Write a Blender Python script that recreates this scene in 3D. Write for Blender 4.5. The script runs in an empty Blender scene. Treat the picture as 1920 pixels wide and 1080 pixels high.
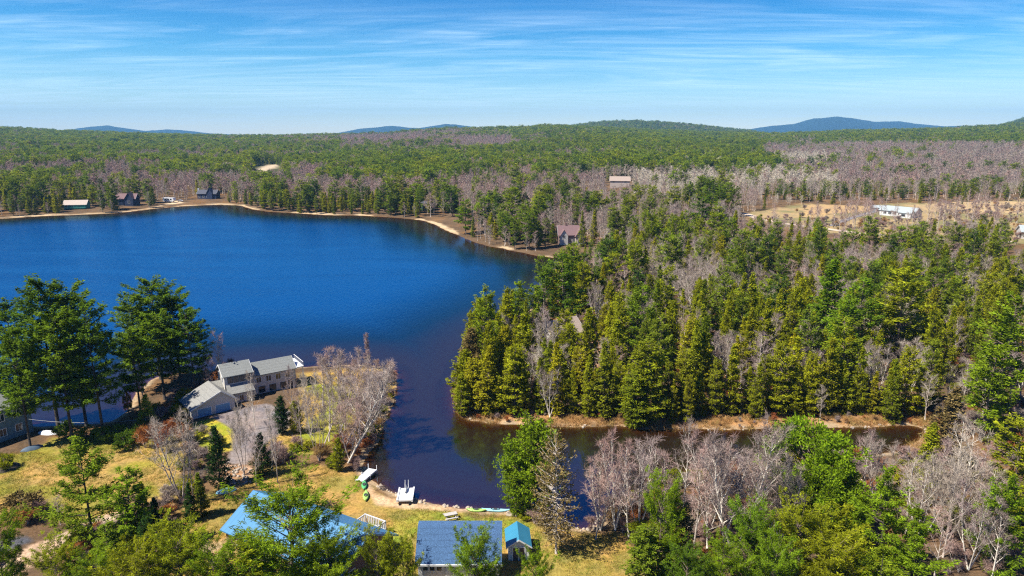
import bpy, math, random
import numpy as np
C = bpy.context.scene
R = math.radians
# ------------------------------------------------------------------ camera, sky, sun, exposure
CAM_H, PITCH, FPX = 55.0, R(12.68), 1280.0
cam = bpy.data.objects.new('camera', bpy.data.cameras.new('camera'))
C.collection.objects.link(cam); C.camera = cam
cam.location = (0, 0, CAM_H); cam.rotation_euler = (R(90) - PITCH, 0, 0)
cam.data.sensor_width = 36; cam.data.lens = 36 * FPX / 1920
cam.data.clip_start = 0.5; cam.data.clip_end = 60000
C.view_settings.view_transform = 'Standard'; C.view_settings.look = 'None'
C.view_settings.gamma = 1; C.view_settings.exposure = 0.98
C.cycles.use_denoising = False; C.cycles.pixel_filter_type = 'BLACKMAN_HARRIS'; C.cycles.filter_width = 1.2
C.cycles.sample_clamp_indirect = 4.0
C.cycles.max_bounces = 6; C.cycles.diffuse_bounces = 2; C.cycles.glossy_bounces = 2
C.cycles.transparent_max_bounces = 6; C.cycles.volume_bounces = 0; C.cycles.caustics_reflective = False

SUN_EL = R(55); SUN_DIR = (-0.90, -0.43)                 # towards the sun, on the ground plane
n_ = math.hypot(*SUN_DIR)
sv = (SUN_DIR[0] / n_ * math.cos(SUN_EL), SUN_DIR[1] / n_ * math.cos(SUN_EL), math.sin(SUN_EL))
sun = bpy.data.objects.new('sun', bpy.data.lights.new('sun', 'SUN'))
C.collection.objects.link(sun)
from mathutils import Vector
sun.rotation_euler = Vector(sv).to_track_quat('Z', 'Y').to_euler()
sun.data.energy = 4.8; sun.data.angle = R(0.5); sun.data.color = (1.0, 0.93, 0.80)

W = bpy.data.worlds.new('World'); C.world = W; W.use_nodes = True
wt = W.node_tree; wt.nodes.clear()
def NN(t, typ, **kw):
    n = t.nodes.new(typ)
    for k, v in kw.items():
        if k.startswith('_'): setattr(n, k[1:], v)
        else: n.inputs[k.replace('__', ' ')].default_value = v
    return n
def ramp(t, stops, interp='LINEAR'):
    n = t.nodes.new('ShaderNodeValToRGB'); cr = n.color_ramp; cr.interpolation = interp
    while len(cr.elements) < len(stops): cr.elements.new(0.5)
    for e, (p, c) in zip(cr.elements, stops):
        e.position = p; e.color = (c[0], c[1], c[2], 1) if not isinstance(c, (int, float)) else (c, c, c, 1)
    return n
sky = wt.nodes.new('ShaderNodeTexSky'); sky.sky_type = 'NISHITA'; sky.sun_disc = False
sky.sun_elevation = SUN_EL; sky.sun_rotation = math.atan2(sv[0], sv[1])
sky.altitude = 300; sky.air_density = 1.0; sky.dust_density = 0.3; sky.ozone_density = 3.0
tc = wt.nodes.new('ShaderNodeTexCoord'); sep = wt.nodes.new('ShaderNodeSeparateXYZ')
wt.links.new(tc.outputs['Generated'], sep.inputs[0])
zr = wt.nodes.new('ShaderNodeMapRange'); zr.inputs[1].default_value = -0.01; zr.inputs[2].default_value = 0.5
wt.links.new(sep.outputs['Z'], zr.inputs[0])
def lin(r, g, b):
    f = lambda c: (c / 255 / 12.92) if c / 255 <= 0.04045 else ((c / 255 + 0.055) / 1.055) ** 2.4
    return (f(r), f(g), f(b))
# the clear colour of the air by height above the horizon (multiplies the Nishita sky)
air = ramp(wt, [(0.0, (1.60, 1.45, 1.25)), (0.07, (1.0, 1.06, 1.02)), (0.14, (.60, .84, .95)), (0.23, (.22, .62, .86)), (0.36, (.02, .40, .74)), (.6, (.01, .20, .50)), (1.0, (.06, .22, .60))])
wt.links.new(zr.outputs[0], air.inputs[0])
mul = wt.nodes.new('ShaderNodeMix'); mul.data_type = 'RGBA'; mul.blend_type = 'MULTIPLY'; mul.inputs[0].default_value = 1
wt.links.new(sky.outputs[0], mul.inputs[6]); wt.links.new(air.outputs[0], mul.inputs[7])
# thin cirrus, laid out on a flat layer high overhead
zc = wt.nodes.new('ShaderNodeMath'); zc.operation = 'ADD'; zc.inputs[1].default_value = 0.05; wt.links.new(sep.outputs['Z'], zc.inputs[0])
dv = wt.nodes.new('ShaderNodeVectorMath'); dv.operation = 'DIVIDE'; cmb = wt.nodes.new('ShaderNodeCombineXYZ')
for i in range(3): wt.links.new(zc.outputs[0], cmb.inputs[i])
wt.links.new(tc.outputs['Generated'], dv.inputs[0]); wt.links.new(cmb.outputs[0], dv.inputs[1])
mp = wt.nodes.new('ShaderNodeMapping'); mp.inputs['Scale'].default_value = (0.22, 0.60, 1); mp.inputs['Rotation'].default_value = (0, 0, R(12)); mp.inputs['Location'].default_value = (1.3, 2.1, 0)
wt.links.new(dv.outputs[0], mp.inputs[0])
cn = NN(wt, 'ShaderNodeTexNoise', Scale=1.5, Detail=9.0, Roughness=0.62, Distortion=1.8); wt.links.new(mp.outputs[0], cn.inputs['Vector'])
mp2 = wt.nodes.new('ShaderNodeMapping'); mp2.inputs['Scale'].default_value = (0.5, 3.2, 1); mp2.inputs['Rotation'].default_value = (0, 0, R(-24)); wt.links.new(dv.outputs[0], mp2.inputs[0])
cn2 = NN(wt, 'ShaderNodeTexNoise', Scale=1.4, Detail=8.0, Roughness=0.6, Distortion=1.4); wt.links.new(mp2.outputs[0], cn2.inputs['Vector'])
cr1 = ramp(wt, [(0.40, 0.0), (0.66, 1.0)]); wt.links.new(cn.outputs[0], cr1.inputs[0])
cr2 = ramp(wt, [(0.35, 0.25), (0.70, 1.0)]); wt.links.new(cn2.outputs[0], cr2.inputs[0])
cm = wt.nodes.new('ShaderNodeMath'); cm.operation = 'MULTIPLY'; wt.links.new(cr1.outputs[0], cm.inputs[0]); wt.links.new(cr2.outputs[0], cm.inputs[1])
el = ramp(wt, [(0.0, 0.15), (0.10, 0.62), (0.26, 0.46), (0.38, 0.10), (0.6, 0.05), (1, 0)]); wt.links.new(zr.outputs[0], el.inputs[0])
cm2 = wt.nodes.new('ShaderNodeMath'); cm2.operation = 'MULTIPLY'; wt.links.new(cm.outputs[0], cm2.inputs[0]); wt.links.new(el.outputs[0], cm2.inputs[1])
mx = wt.nodes.new('ShaderNodeMix'); mx.data_type = 'RGBA'; wt.links.new(cm2.outputs[0], mx.inputs[0]); wt.links.new(mul.outputs[2], mx.inputs[6]); mx.inputs[7].default_value = (6.4, 8.0, 9.4, 1)
bg = wt.nodes.new('ShaderNodeBackground'); bg.inputs[1].default_value = 0.092; wt.links.new(mx.outputs[2], bg.inputs[0])
wo = wt.nodes.new('ShaderNodeOutputWorld'); wt.links.new(bg.outputs[0], wo.inputs[0])

# ------------------------------------------------------------------ pixel <-> place
cP, sP = math.cos(PITCH), math.sin(PITCH)
def at(px, py, z=0.0):
    u = (px - 960) / FPX; v = (540 - py) / FPX
    d = (u, cP + v * sP, -sP + v * cP); t = (z - CAM_H) / d[2]
    return d[0] * t, d[1] * t
def proj(x, y, z):
    dz = z - CAM_H
    dep = y * cP - dz * sP; up = y * sP + dz * cP
    return 960 + FPX * x / dep, 540 - FPX * up / dep
def slope(py):
    v = (540 - py) / FPX
    return (-sP + v * cP) / (cP + v * sP)

# ------------------------------------------------------------------ noise
def _h(i, j, s):
    n = (i.astype(np.int64) * 374761393 + j.astype(np.int64) * 668265263 + s * 982451653) & 0xffffffff
    n = ((n ^ (n >> 13)) * 1274126177) & 0xffffffff
    return ((n ^ (n >> 16)) & 0xffff) / 65535.0
def vnoise(x, y, s=0):
    i = np.floor(x); j = np.floor(y); fx = x - i; fy = y - j
    fx = fx * fx * (3 - 2 * fx); fy = fy * fy * (3 - 2 * fy)
    a = _h(i, j, s); b = _h(i + 1, j, s); c = _h(i, j + 1, s); d = _h(i + 1, j + 1, s)
    return (a * (1 - fx) + b * fx) * (1 - fy) + (c * (1 - fx) + d * fx) * fy
def fbm(x, y, s=0, o=4):
    x = np.asarray(x, float); y = np.asarray(y, float); t = 0; a = 0.5; w = 0
    for k in range(o):
        t = t + a * vnoise(x, y, s + k); w += a; a *= 0.5; x = x * 2.03 + 7; y = y * 2.03 + 3
    return t / w
def sstep(a, b, v):
    t = np.clip((v - a) / (b - a), 0, 1); return t * t * (3 - 2 * t)

# ------------------------------------------------------------------ shoreline and terrain
LAKE_PX = [(-600, 900), (-200, 818), (0, 802), (120, 797), (200, 793), (238, 775), (250, 745), (275, 715), (310, 702), (350, 697), (400, 694), (480, 690), (570, 689), (640, 684), (700, 684), (735, 694), (748, 712), (743, 740), (728, 775), (716, 812), (697, 850), (672, 880), (692, 900), (740, 924), (800, 943), (870, 954), (960, 960), (1040, 972), (1085, 992), (1112, 992), (1130, 960), (1200, 915), (1300, 880), (1420, 862), (1560, 860), (1680, 850), (1722, 826), (1738, 806), (1700, 796), (1640, 801), (1560, 803), (1480, 801), (1380, 806), (1300, 803), (1220, 806), (1150, 799), (1080, 801), (1000, 797), (940, 796), (900, 792), (868, 787), (858, 765), (850, 735), (858, 700), (880, 660), (930, 620), (1000, 580), (1060, 530), (1095, 500), (1085, 488), (1010, 481), (950, 468), (900, 459), (860, 441), (830, 430), (810, 418), (780, 411), (680, 404), (620, 404), (560, 400), (500, 397), (470, 392), (450, 385), (410, 384), (370, 385), (300, 390), (230, 399), (190, 401), (140, 403), (60, 406), (0, 411), (-100, 413), (-500, 430)]
def chaikin(P, n=1):
    for _ in range(n):
        Q = []
        for i in range(len(P)):
            a = P[i]; b = P[(i + 1) % len(P)]
            Q += [(a[0] * .75 + b[0] * .25, a[1] * .75 + b[1] * .25), (a[0] * .25 + b[0] * .75, a[1] * .25 + b[1] * .75)]
        P = Q
    return P
LAKE = chaikin([at(*p) for p in LAKE_PX], 2)
def sdist(x, y, poly):
    """signed distance to a closed polygon, positive inside"""
    x = np.asarray(x, float); y = np.asarray(y, float)
    d2 = np.full(x.shape, 1e18); ins = np.zeros(x.shape, bool)
    n = len(poly)
    for i in range(n):
        x0, y0 = poly[i]; x1, y1 = poly[(i + 1) % n]
        ex, ey = x1 - x0, y1 - y0; L = ex * ex + ey * ey + 1e-12
        t = np.clip(((x - x0) * ex + (y - y0) * ey) / L, 0, 1)
        d2 = np.minimum(d2, (x - x0 - t * ex) ** 2 + (y - y0 - t * ey) ** 2)
        if y0 != y1:
            c = ((y0 > y) != (y1 > y)) & (x < (x1 - x0) * (y - y0) / (y1 - y0) + x0)
            ins ^= c
    return np.where(ins, 1, -1) * np.sqrt(d2)
RIDGE = np.array([(-700, 226), (-200, 232), (0, 236), (70, 240), (150, 245), (260, 249), (400, 253), (520, 254), (640, 251), (740, 247), (850, 239), (1000, 237), (1060, 237), (1150, 243), (1300, 249), (1450, 251), (1600, 247), (1750, 243), (1850, 236), (1920, 230), (2300, 222), (2800, 220)], float)
MTN = np.array([(-900, 262), (-300, 256), (60, 262), (150, 247), (190, 241), (222, 238.5), (250, 243), (290, 249), (330, 246), (360, 247.5), (410, 254), (600, 262), (680, 245), (740, 239.5), (790, 244), (835, 236.5), (860, 237), (960, 252), (1300, 262), (1390, 246), (1430, 240), (1475, 236), (1505, 227), (1550, 222), (1585, 226), (1620, 232), (1665, 231), (1700, 236), (1745, 240), (1800, 239), (1880, 247), (2100, 240), (2600, 250)], float)
HILL = np.array([(-900, 290), (900, 290), (1000, 246), (1060, 237), (1120, 230), (1180, 227), (1250, 230), (1330, 238), (1400, 246), (1480, 262), (1700, 290), (1780, 262), (1850, 236), (1890, 223), (1930, 213), (2100, 200), (2500, 220), (2900, 240)], float)
def prof(tab, px): return np.interp(px, tab[:, 0], tab[:, 1])
def gpx(x, y): return 960 + FPX * 1.025 * x / np.maximum(y, 30) * 0.975
def terrain(x, y, want_sd=False):
    x = np.asarray(x, float); y = np.asarray(y, float)
    sd = -sdist(x, y, LAKE)
    wob = (fbm(x / 5, y / 5, 3, 3) - .5) * 2.2 * sstep(60, 200, y) + (fbm(x / 1.6, y / 1.6, 9, 2) - .5) * .7
    s = sd + wob
    land = 0.28 * sstep(0, 2.5, s) + 0.035 * np.clip(s, 0, 26) + (fbm(x / 9, y / 9, 5, 3) - .4) * .5 * sstep(1, 10, s)
    z = np.where(s > 0, land, np.maximum(s * 0.16, -2.5))
    Y = y; px = gpx(x, np.maximum(Y, 30))
    yr = prof(RIDGE, px); wobble = (fbm(px / 60, Y * 0 + 3, 21, 3) - .5) * 2.4
    zr = CAM_H + slope(yr + wobble) * 2600 - 20
    t = np.clip((Y - 480) / (2600 - 480), 0, 1)
    onl = sstep(2, 60, s)
    up = (zr - 1) * t ** 1.15 + (fbm(x / 260, Y / 260, 31, 4) - .5) * 16 * sstep(500, 900, Y) * sstep(0, .3, 1.0 - t)
    drop = sstep(2600, 3300, Y) * 26
    z = z + onl * (up - drop)
    z = z + 4.5 * sstep(230, 330, Y) * onl * sstep(60, 120, x)          # higher ground round the field on the right
    zh = CAM_H + slope(prof(HILL, px)) * 4300 - 14 + (fbm(x / 300, Y / 300, 41, 4) - .5) * 14
    z = np.maximum(z, np.where(Y > 2700, zh - 130 * (1 - np.exp(-((Y - 4300) / 900.0) ** 2)), -99))
    zm = CAM_H + slope(prof(MTN, px) - 3.5) * 10500 + (fbm(px / 14, Y / 900, 51, 5) - .5) * 16
    z = np.maximum(z, np.where(Y > 6000, zm - 330 * (1 - np.exp(-((Y - 10500) / 2200.0) ** 2)) + (fbm(x / 700, Y / 900, 61, 5) - .5) * 60 * (np.abs(Y - 10500) > 500), -99))
    z = np.where(Y < 30, np.where(s > 0, 1.0, z), z)
    return (z, s) if want_sd else z
def gz(x, y): return float(terrain(np.array([x]), np.array([y]))[0])
def rayground(px, py):
    z = 0.5
    for _ in range(8):
        x, y = at(px, py, z); z = gz(x, y)
    return x, y, z
def under(px, py, h):
    """where a tree of height h stands whose top is seen at this pixel"""
    z = h
    for _ in range(5):
        x, y = at(px, py, z); z = gz(x, y) + h
    return x, y, z - h

# ------------------------------------------------------------------ materials
MATS = {}
def newmat(name):
    m = bpy.data.materials.new(name); m.use_nodes = True; t = m.node_tree
    t.nodes.clear(); o = t.nodes.new('ShaderNodeOutputMaterial'); return m, t, o
def foliage(name, cols, transl=0.36, ns=0.45, var=0.5):
    """leaf material: each tree takes a colour of its own, twigs vary within the crown"""
    m, t, o = newmat(name)
    oi = t.nodes.new('ShaderNodeObjectInfo')
    n = len(cols); rp = ramp(t, [((i + .0) / max(1, n - 1), c) for i, c in enumerate(cols)])
    t.links.new(oi.outputs['Random'], rp.inputs[0])
    co = t.nodes.new('ShaderNodeTexCoord')
    nz = NN(t, 'ShaderNodeTexNoise', Scale=ns, Detail=3.0); t.links.new(co.outputs['Object'], nz.inputs['Vector'])
    vr = t.nodes.new('ShaderNodeMapRange'); vr.inputs[1].default_value = .3; vr.inputs[2].default_value = .7
    vr.inputs[3].default_value = 1 - var; vr.inputs[4].default_value = 1 + var
    t.links.new(nz.outputs[0], vr.inputs[0])
    geo = t.nodes.new('ShaderNodeNewGeometry')
    v2 = t.nodes.new('ShaderNodeMapRange'); v2.inputs[3].default_value = 1 - var * .7; v2.inputs[4].default_value = 1 + var * .7
    t.links.new(geo.outputs['Random Per Island'], v2.inputs[0])
    mm = t.nodes.new('ShaderNodeMath'); mm.operation = 'MULTIPLY'; t.links.new(vr.outputs[0], mm.inputs[0]); t.links.new(v2.outputs[0], mm.inputs[1])
    sc = t.nodes.new('ShaderNodeVectorMath'); sc.operation = 'SCALE'; t.links.new(rp.outputs[0], sc.inputs[0]); t.links.new(mm.outputs[0], sc.inputs['Scale'])
    d = t.nodes.new('ShaderNodeBsdfDiffuse'); tr = t.nodes.new('ShaderNodeBsdfTranslucent'); mi = t.nodes.new('ShaderNodeMixShader')
    mi.inputs[0].default_value = transl
    t.links.new(sc.outputs[0], d.inputs[0]); t.links.new(sc.outputs[0], tr.inputs[0])
    t.links.new(d.outputs[0], mi.inputs[1]); t.links.new(tr.outputs[0], mi.inputs[2]); t.links.new(mi.outputs[0], o.inputs[0])
    MATS[name] = m; return m
def solid(name, c, rough=0.8, var=0.15, ns=1.5, c2=None, spec=0.3, detail=4.0, bump=0.0, brick=None, metallic=0.0, stretch=None):
    m, t, o = newmat(name)
    p = NN(t, 'ShaderNodeBsdfPrincipled', Roughness=rough, Metallic=metallic); p.inputs['Specular IOR Level'].default_value = spec
    co = t.nodes.new('ShaderNodeTexCoord'); src = co.outputs['Object']
    if stretch:
        mpp = t.nodes.new('ShaderNodeMapping'); mpp.inputs['Scale'].default_value = stretch; t.links.new(src, mpp.inputs[0]); src = mpp.outputs[0]
    nz = NN(t, 'ShaderNodeTexNoise', Scale=ns, Detail=detail); t.links.new(src, nz.inputs['Vector'])
    a = tuple(x * (1 - var) for x in c); b = tuple(min(1, x * (1 + var)) for x in (c2 or c))
    rp = ramp(t, [(.3, a), (.7, b)]); t.links.new(nz.outputs[0], rp.inputs[0])
    out = rp.outputs[0]
    if brick:   # rows of shingles, clapboards or planks: (kind axis scale)
        wv = t.nodes.new('ShaderNodeTexWave'); wv.wave_type = 'BANDS'; wv.bands_direction = brick[0]; wv.inputs['Scale'].default_value = brick[1] * .25
        wv.wave_profile = 'SAW'; wv.inputs['Distortion'].default_value = brick[3] if len(brick) > 3 else 0.0
        t.links.new(co.outputs['Object'], wv.inputs['Vector'])
        r2 = ramp(t, [(0, 1 - brick[2]), (.18, 1.0), (1, 1.0)]); t.links.new(wv.outputs['Fac'], r2.inputs[0])
        mu = t.nodes.new('ShaderNodeMix'); mu.data_type = 'RGBA'; mu.blend_type = 'MULTIPLY'; mu.inputs[0].default_value = 1
        t.links.new(out, mu.inputs[6]); t.links.new(r2.outputs[0], mu.inputs[7]); out = mu.outputs[2]
    t.links.new(out, p.inputs['Base Color'])
    if bump:
        bp = NN(t, 'ShaderNodeBump', Strength=bump, Distance=0.05); t.links.new(nz.outputs[0], bp.inputs['Height']); t.links.new(bp.outputs[0], p.inputs['Normal'])
    t.links.new(p.outputs[0], o.inputs[0]); MATS[name] = m; return m

PINE_C = [(.15, .23, .016), (.24, .30, .014), (.07, .13, .022), (.30, .33, .014), (.17, .24, .016)]
foliage('pine_needles', PINE_C)
foliage('pine_bright', [(.15, .25, .014), (.21, .29, .012)])
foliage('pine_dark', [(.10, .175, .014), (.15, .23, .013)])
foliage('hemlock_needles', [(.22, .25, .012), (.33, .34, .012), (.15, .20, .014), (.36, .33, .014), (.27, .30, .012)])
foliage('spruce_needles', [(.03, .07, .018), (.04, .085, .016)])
foliage('dying_needles', [(.16, .12, .045), (.19, .14, .05)], .1)
foliage('round_leaves', [(.15, .26, .014), (.22, .31, .012)])
foliage('yellow_leaves', [(.24, .28, .014), (.28, .30, .014)])
foliage('orange_leaves', [(.34, .17, .02), (.40, .20, .02)], .2)
foliage('twig_grey', [(.30, .24, .21), (.40, .34, .28), (.33, .25, .24), (.24, .19, .16), (.44, .37, .30)], .1, var=.3)
foliage('twig_pink', [(.35, .23, .20), (.42, .29, .25), (.29, .20, .19)], .1, var=.3)
foliage('twig_pale', [(.52, .46, .37), (.60, .53, .42)], .1, var=.25)
foliage('twig_rust', [(.34, .11, .04), (.40, .16, .05)], .1, var=.3)
foliage('reed', [(.42, .23, .09), (.50, .30, .12), (.30, .22, .08)], .2, var=.4)
foliage('grass_blade', [(.30, .30, .04), (.40, .30, .07), (.20, .26, .04)], .2, var=.4)
solid('bark', (.16, .12, .10), .95, .35, 3)
solid('bark_dark', (.06, .05, .045), .95, .35, 3)
solid('bark_birch', (.62, .57, .50), .9, .3, 6)
solid('bark_grey', (.46, .40, .35), .95, .3, 4)

# ------------------------------------------------------------------ mesh helpers
def mesh(name, V, F, mats, midx=None, smooth=False):
    """F: array (n,4) of quads or (n,3) of triangles, or a list of both"""
    me = bpy.data.meshes.new(name)
    Fs = F if isinstance(F, list) else [F]
    Fs = [np.asarray(f, np.int32) for f in Fs if len(f)]
    V = np.asarray(V, np.float32)
    me.vertices.add(len(V)); me.vertices.foreach_set('co', V.ravel())
    nl = sum(f.size for f in Fs); npoly = sum(len(f) for f in Fs)
    me.loops.add(nl); me.loops.foreach_set('vertex_index', np.concatenate([f.ravel() for f in Fs]))
    me.polygons.add(npoly)
    tot = np.concatenate([np.full(len(f), f.shape[1], np.int32) for f in Fs]); st = np.concatenate([[0], np.cumsum(tot)[:-1]]).astype(np.int32)
    me.polygons.foreach_set('loop_start', st)
    for m in (mats if isinstance(mats, (list, tuple)) else [mats]): me.materials.append(MATS[m] if isinstance(m, str) else m)
    if midx is not None: me.polygons.foreach_set('material_index', np.asarray(midx, np.int32))
    me.update(calc_edges=True)
    if smooth: me.polygons.foreach_set('use_smooth', np.ones(npoly, bool))
    me.validate(); return me
def obj(name, me, parent=None, loc=None, **tags):
    o = bpy.data.objects.new(name, me); C.collection.objects.link(o)
    if parent: o.parent = parent
    if loc is not None: o.location = loc
    for k, v in tags.items(): o[k] = v
    return o
def thing(name, label, cat, loc=(0, 0, 0), rz=0.0, group=None, me=None, scale=1.0, tilt=(0, 0)):
    o = bpy.data.objects.new(name, me); C.collection.objects.link(o)
    o.location = loc; o.rotation_euler = (tilt[0], tilt[1], rz)
    o.scale = (scale,) * 3 if isinstance(scale, (int, float)) else scale
    o['label'] = label; o['category'] = cat
    if group: o['group'] = group
    return o

class MB:
    """collects faces of one mesh"""
    def __init__(s): s.v = []; s.f3 = []; s.f4 = []; s.m3 = []; s.m4 = []; s.n = 0
    def poly(s, pts, m=0):
        i = s.n; s.v += [tuple(p) for p in pts]; s.n += len(pts)
        if len(pts) == 4: s.f4.append((i, i + 1, i + 2, i + 3)); s.m4.append(m)
        elif len(pts) == 3: s.f3.append((i, i + 1, i + 2)); s.m3.append(m)
        else:
            for k in range(1, len(pts) - 1): s.f3.append((i, i + k, i + k + 1)); s.m3.append(m)
        return s
    def box(s, a, b, m=0):
        x0, y0, z0 = a; x1, y1, z1 = b
        c = [(x0, y0, z0), (x1, y0, z0), (x1, y1, z0), (x0, y1, z0), (x0, y0, z1), (x1, y0, z1), (x1, y1, z1), (x0, y1, z1)]
        for q in ((0, 3, 2, 1), (4, 5, 6, 7), (0, 1, 5, 4), (1, 2, 6, 5), (2, 3, 7, 6), (3, 0, 4, 7)): s.poly([c[k] for k in q], m)
        return s
    def slab(s, quad, th, m=0):
        """a thick sheet: four corners, thickness added downwards"""
        t = [tuple(p) for p in quad]; b = [(p[0], p[1], p[2] - th) for p in quad]
        s.poly(t, m); s.poly(b[::-1], m)
        for i in range(4): j = (i + 1) % 4; s.poly([t[i], b[i], b[j], t[j]], m)
        return s
    def prism(s, prof, y0, y1, m=0):
        """profile in x,z pushed from y0 to y1"""
        a = [(x, y0, z) for x, z in prof]; b = [(x, y1, z) for x, z in prof]
        s.poly(a, m); s.poly(b[::-1], m)
        for i in range(len(a)): j = (i + 1) % len(a); s.poly([a[i], b[i], b[j], a[j]], m)
        return s
    def tube(s, pts, rad, k=5, m=0):
        P = [np.array(p, float) for p in pts]; rad = rad if hasattr(rad, '__len__') else [rad] * len(P)
        rings = []
        for i, p in enumerate(P):
            d = P[min(i + 1, len(P) - 1)] - P[max(i - 1, 0)]; d = d / (np.linalg.norm(d) + 1e-9)
            a = np.cross(d, (0, 0, 1) if abs(d[2]) < .9 else (1, 0, 0)); a /= np.linalg.norm(a); b = np.cross(d, a)
            st = s.n
            for q in range(k):
                t = 2 * math.pi * q / k; c = p + rad[i] * (math.cos(t) * a + math.sin(t) * b); s.v.append(tuple(c)); s.n += 1
            rings.append(st)
        for i in range(len(rings) - 1):
            for q in range(k):
                q2 = (q + 1) % k; s.f4.append((rings[i] + q, rings[i] + q2, rings[i + 1] + q2, rings[i + 1] + q)); s.m4.append(m)
        for st in (rings[0], rings[-1]):
            for q in range(1, k - 1): s.f3.append((st, st + q, st + q + 1)); s.m3.append(m)
        return s
    def mesh(s, name, mats, smooth=False):
        me = mesh(name, s.v, [np.array(s.f4, np.int32).reshape(-1, 4), np.array(s.f3, np.int32).reshape(-1, 3)], mats, s.m4 + s.m3, smooth)
        return me
    def obj(s, name, mats, parent=None, smooth=False, **t): return obj(name, s.mesh(name, mats, smooth), parent, **t)

# ------------------------------------------------------------------ trees
def norm(a): return a / (np.linalg.norm(a, axis=1, keepdims=True) + 1e-9)
def sprays(cen, out, nq, size, up, spread, rng, wid=0.42, flat=1.0):
    """each tuft centre grows nq pointed leaf sprays"""
    n = len(cen); c = np.repeat(cen, nq, 0); o = np.repeat(out, nq, 0)
    c = c + rng.normal(0, size * .35, c.shape)
    nz = rng.normal(0, spread, c.shape); nz[:, 2] *= flat; d = norm(o + nz + np.array([0, 0, up]))
    rv = rng.normal(0, 1, c.shape); rv[:, 2] += (1 - flat) * 4; s = norm(np.cross(d, norm(rv)))
    L = (size * rng.uniform(.6, 1.25, (n * nq, 1))); w = L * wid
    V = np.stack([c - d * L * .45, c + s * w * .5 + d * L * .05, c + d * L * .6, c - s * w * .5 + d * L * .05], 1).reshape(-1, 3)
    F = np.arange(n * nq * 4, dtype=np.int32).reshape(-1, 4)
    return V, F
def conifer(seed, h, Rr, cb=.15, whorl=1.0, nb=6, shape='cone', up0=.05, up1=.8, droop=.0, tsp=.6, nq=5, size=.5, plate=.3, drop=.12, spread=.6, trunk_r=.28, sparse_low=False, tz=.25, flat=1.0, vj=.08, wd=.42, up=.25):
    rng = np.random.default_rng(seed); cen = []; out = []; T = MB()
    bx, by = rng.normal(0, .012 * h, 2)
    axis = lambda z: np.array([bx * (z / h) ** 2, by * (z / h) ** 2, z])
    T.tube([axis(h * k / 7) for k in range(8)], [trunk_r * (1 - k / 7.3) for k in range(8)], 6)
    z = cb * h
    lob = rng.uniform(0, 6.28, 3)
    while z < h * .985:
        f = (z - cb * h) / (h - cb * h)
        if shape == 'cone': pr = (1 - f) ** .8 * min(1, .55 + f * 3)
        elif shape == 'column': pr = (1 - f ** 2.2) ** .9 * min(1, .6 + f * 2)
        elif shape == 'round': pr = math.sqrt(max(0, 1 - (abs(f - .38) / .64) ** 2.1))
        else: pr = math.sqrt(max(0, 1 - f ** 2.0)) * min(1, .5 + f * 2.2)
        for b in range(rng.integers(max(2, nb - 1), nb + 2)):
            if rng.random() < drop: continue
            a = rng.uniform(0, 2 * math.pi); L = Rr * pr * rng.uniform(.62, 1.12) * (1 + .14 * math.sin(a * 2 + lob[0]) + .1 * math.sin(a * 3 + z * .5 + lob[1]))
            if L < .25: L = .25
            u = up0 + (up1 - up0) * f ** 1.6 + rng.normal(0, .08)
            dr = np.array([math.cos(a), math.sin(a), 0]); sd_ = np.array([-math.sin(a), math.cos(a), 0])
            z0 = z + rng.uniform(-.4, .4) * whorl
            pt = lambda t: axis(z0) * [1, 1, 0] + np.array([0, 0, z0]) + dr * L * t + np.array([0, 0, L * (u * t + (tz - droop) * t * t)])
            if L > 1.2: T.tube([pt(0), pt(.5), pt(.92)], [min(.09, .02 + .018 * L), .03, .012], 3)
            m = max(1, int(L / tsp)); ts = rng.uniform(.3 if not sparse_low else .5, 1.0, m * 2 + 1)
            for t in ts:
                lat = rng.normal(0, plate * L * (1.1 - .5 * t)) * .6
                cen.append(pt(t) + sd_ * lat + np.array([0, 0, rng.normal(0, vj)])); out.append(dr * .9 + sd_ * np.sign(lat) * .4)
        z += whorl * rng.uniform(.75, 1.25) * (1 if shape != 'cone' else (1.1 - .4 * f))
    cen = np.array(cen); out = np.array(out)
    V, F = sprays(cen, out, nq, size, up - droop, spread, rng, wd, flat)
    return T, V, F
def clumptree(seed, h, Rr, nclump=60, per=26, nq=4, size=.45, cb=.25, trunk_r=.2, flat=.75, clr=1.0):
    """rounded crown of separate leaf clumps on limbs"""
    rng = np.random.default_rng(seed); T = MB(); cen = []; out = []
    T.tube([(0, 0, 0), (.1, .05, h * .4), (0, 0, h * .85)], [trunk_r, trunk_r * .7, .04], 6)
    ch = h * (1 - cb) / 2; mid = h - ch
    for k in range(nclump):
        d = norm(rng.normal(0, 1, (1, 3)))[0]; rr = rng.uniform(.55, 1.0) ** .6
        if d[2] < -.6: d[2] *= .4
        c = np.array([d[0] * Rr * rr, d[1] * Rr * rr, mid + d[2] * ch * rr * .92]); c[:2] += rng.normal(0, .2, 2)
        T.tube([(0, 0, max(.5, c[2] - np.hypot(c[0], c[1]) * .7 - .5)), tuple(c * [.5, .5, 1] + [0, 0, -.5]), tuple(c)], [.06, .04, .015], 3)
        r = clr * rng.uniform(.7, 1.25)
        q = norm(rng.normal(0, 1, (per, 3))); q[:, 2] *= flat
        cen.append(c + q * r * rng.uniform(.5, 1, (per, 1))); out.append(q * .9 + d * .4)
    V, F = sprays(np.vstack(cen), np.vstack(out), nq, size, .15, .5, rng)
    return T, V, F
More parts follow.
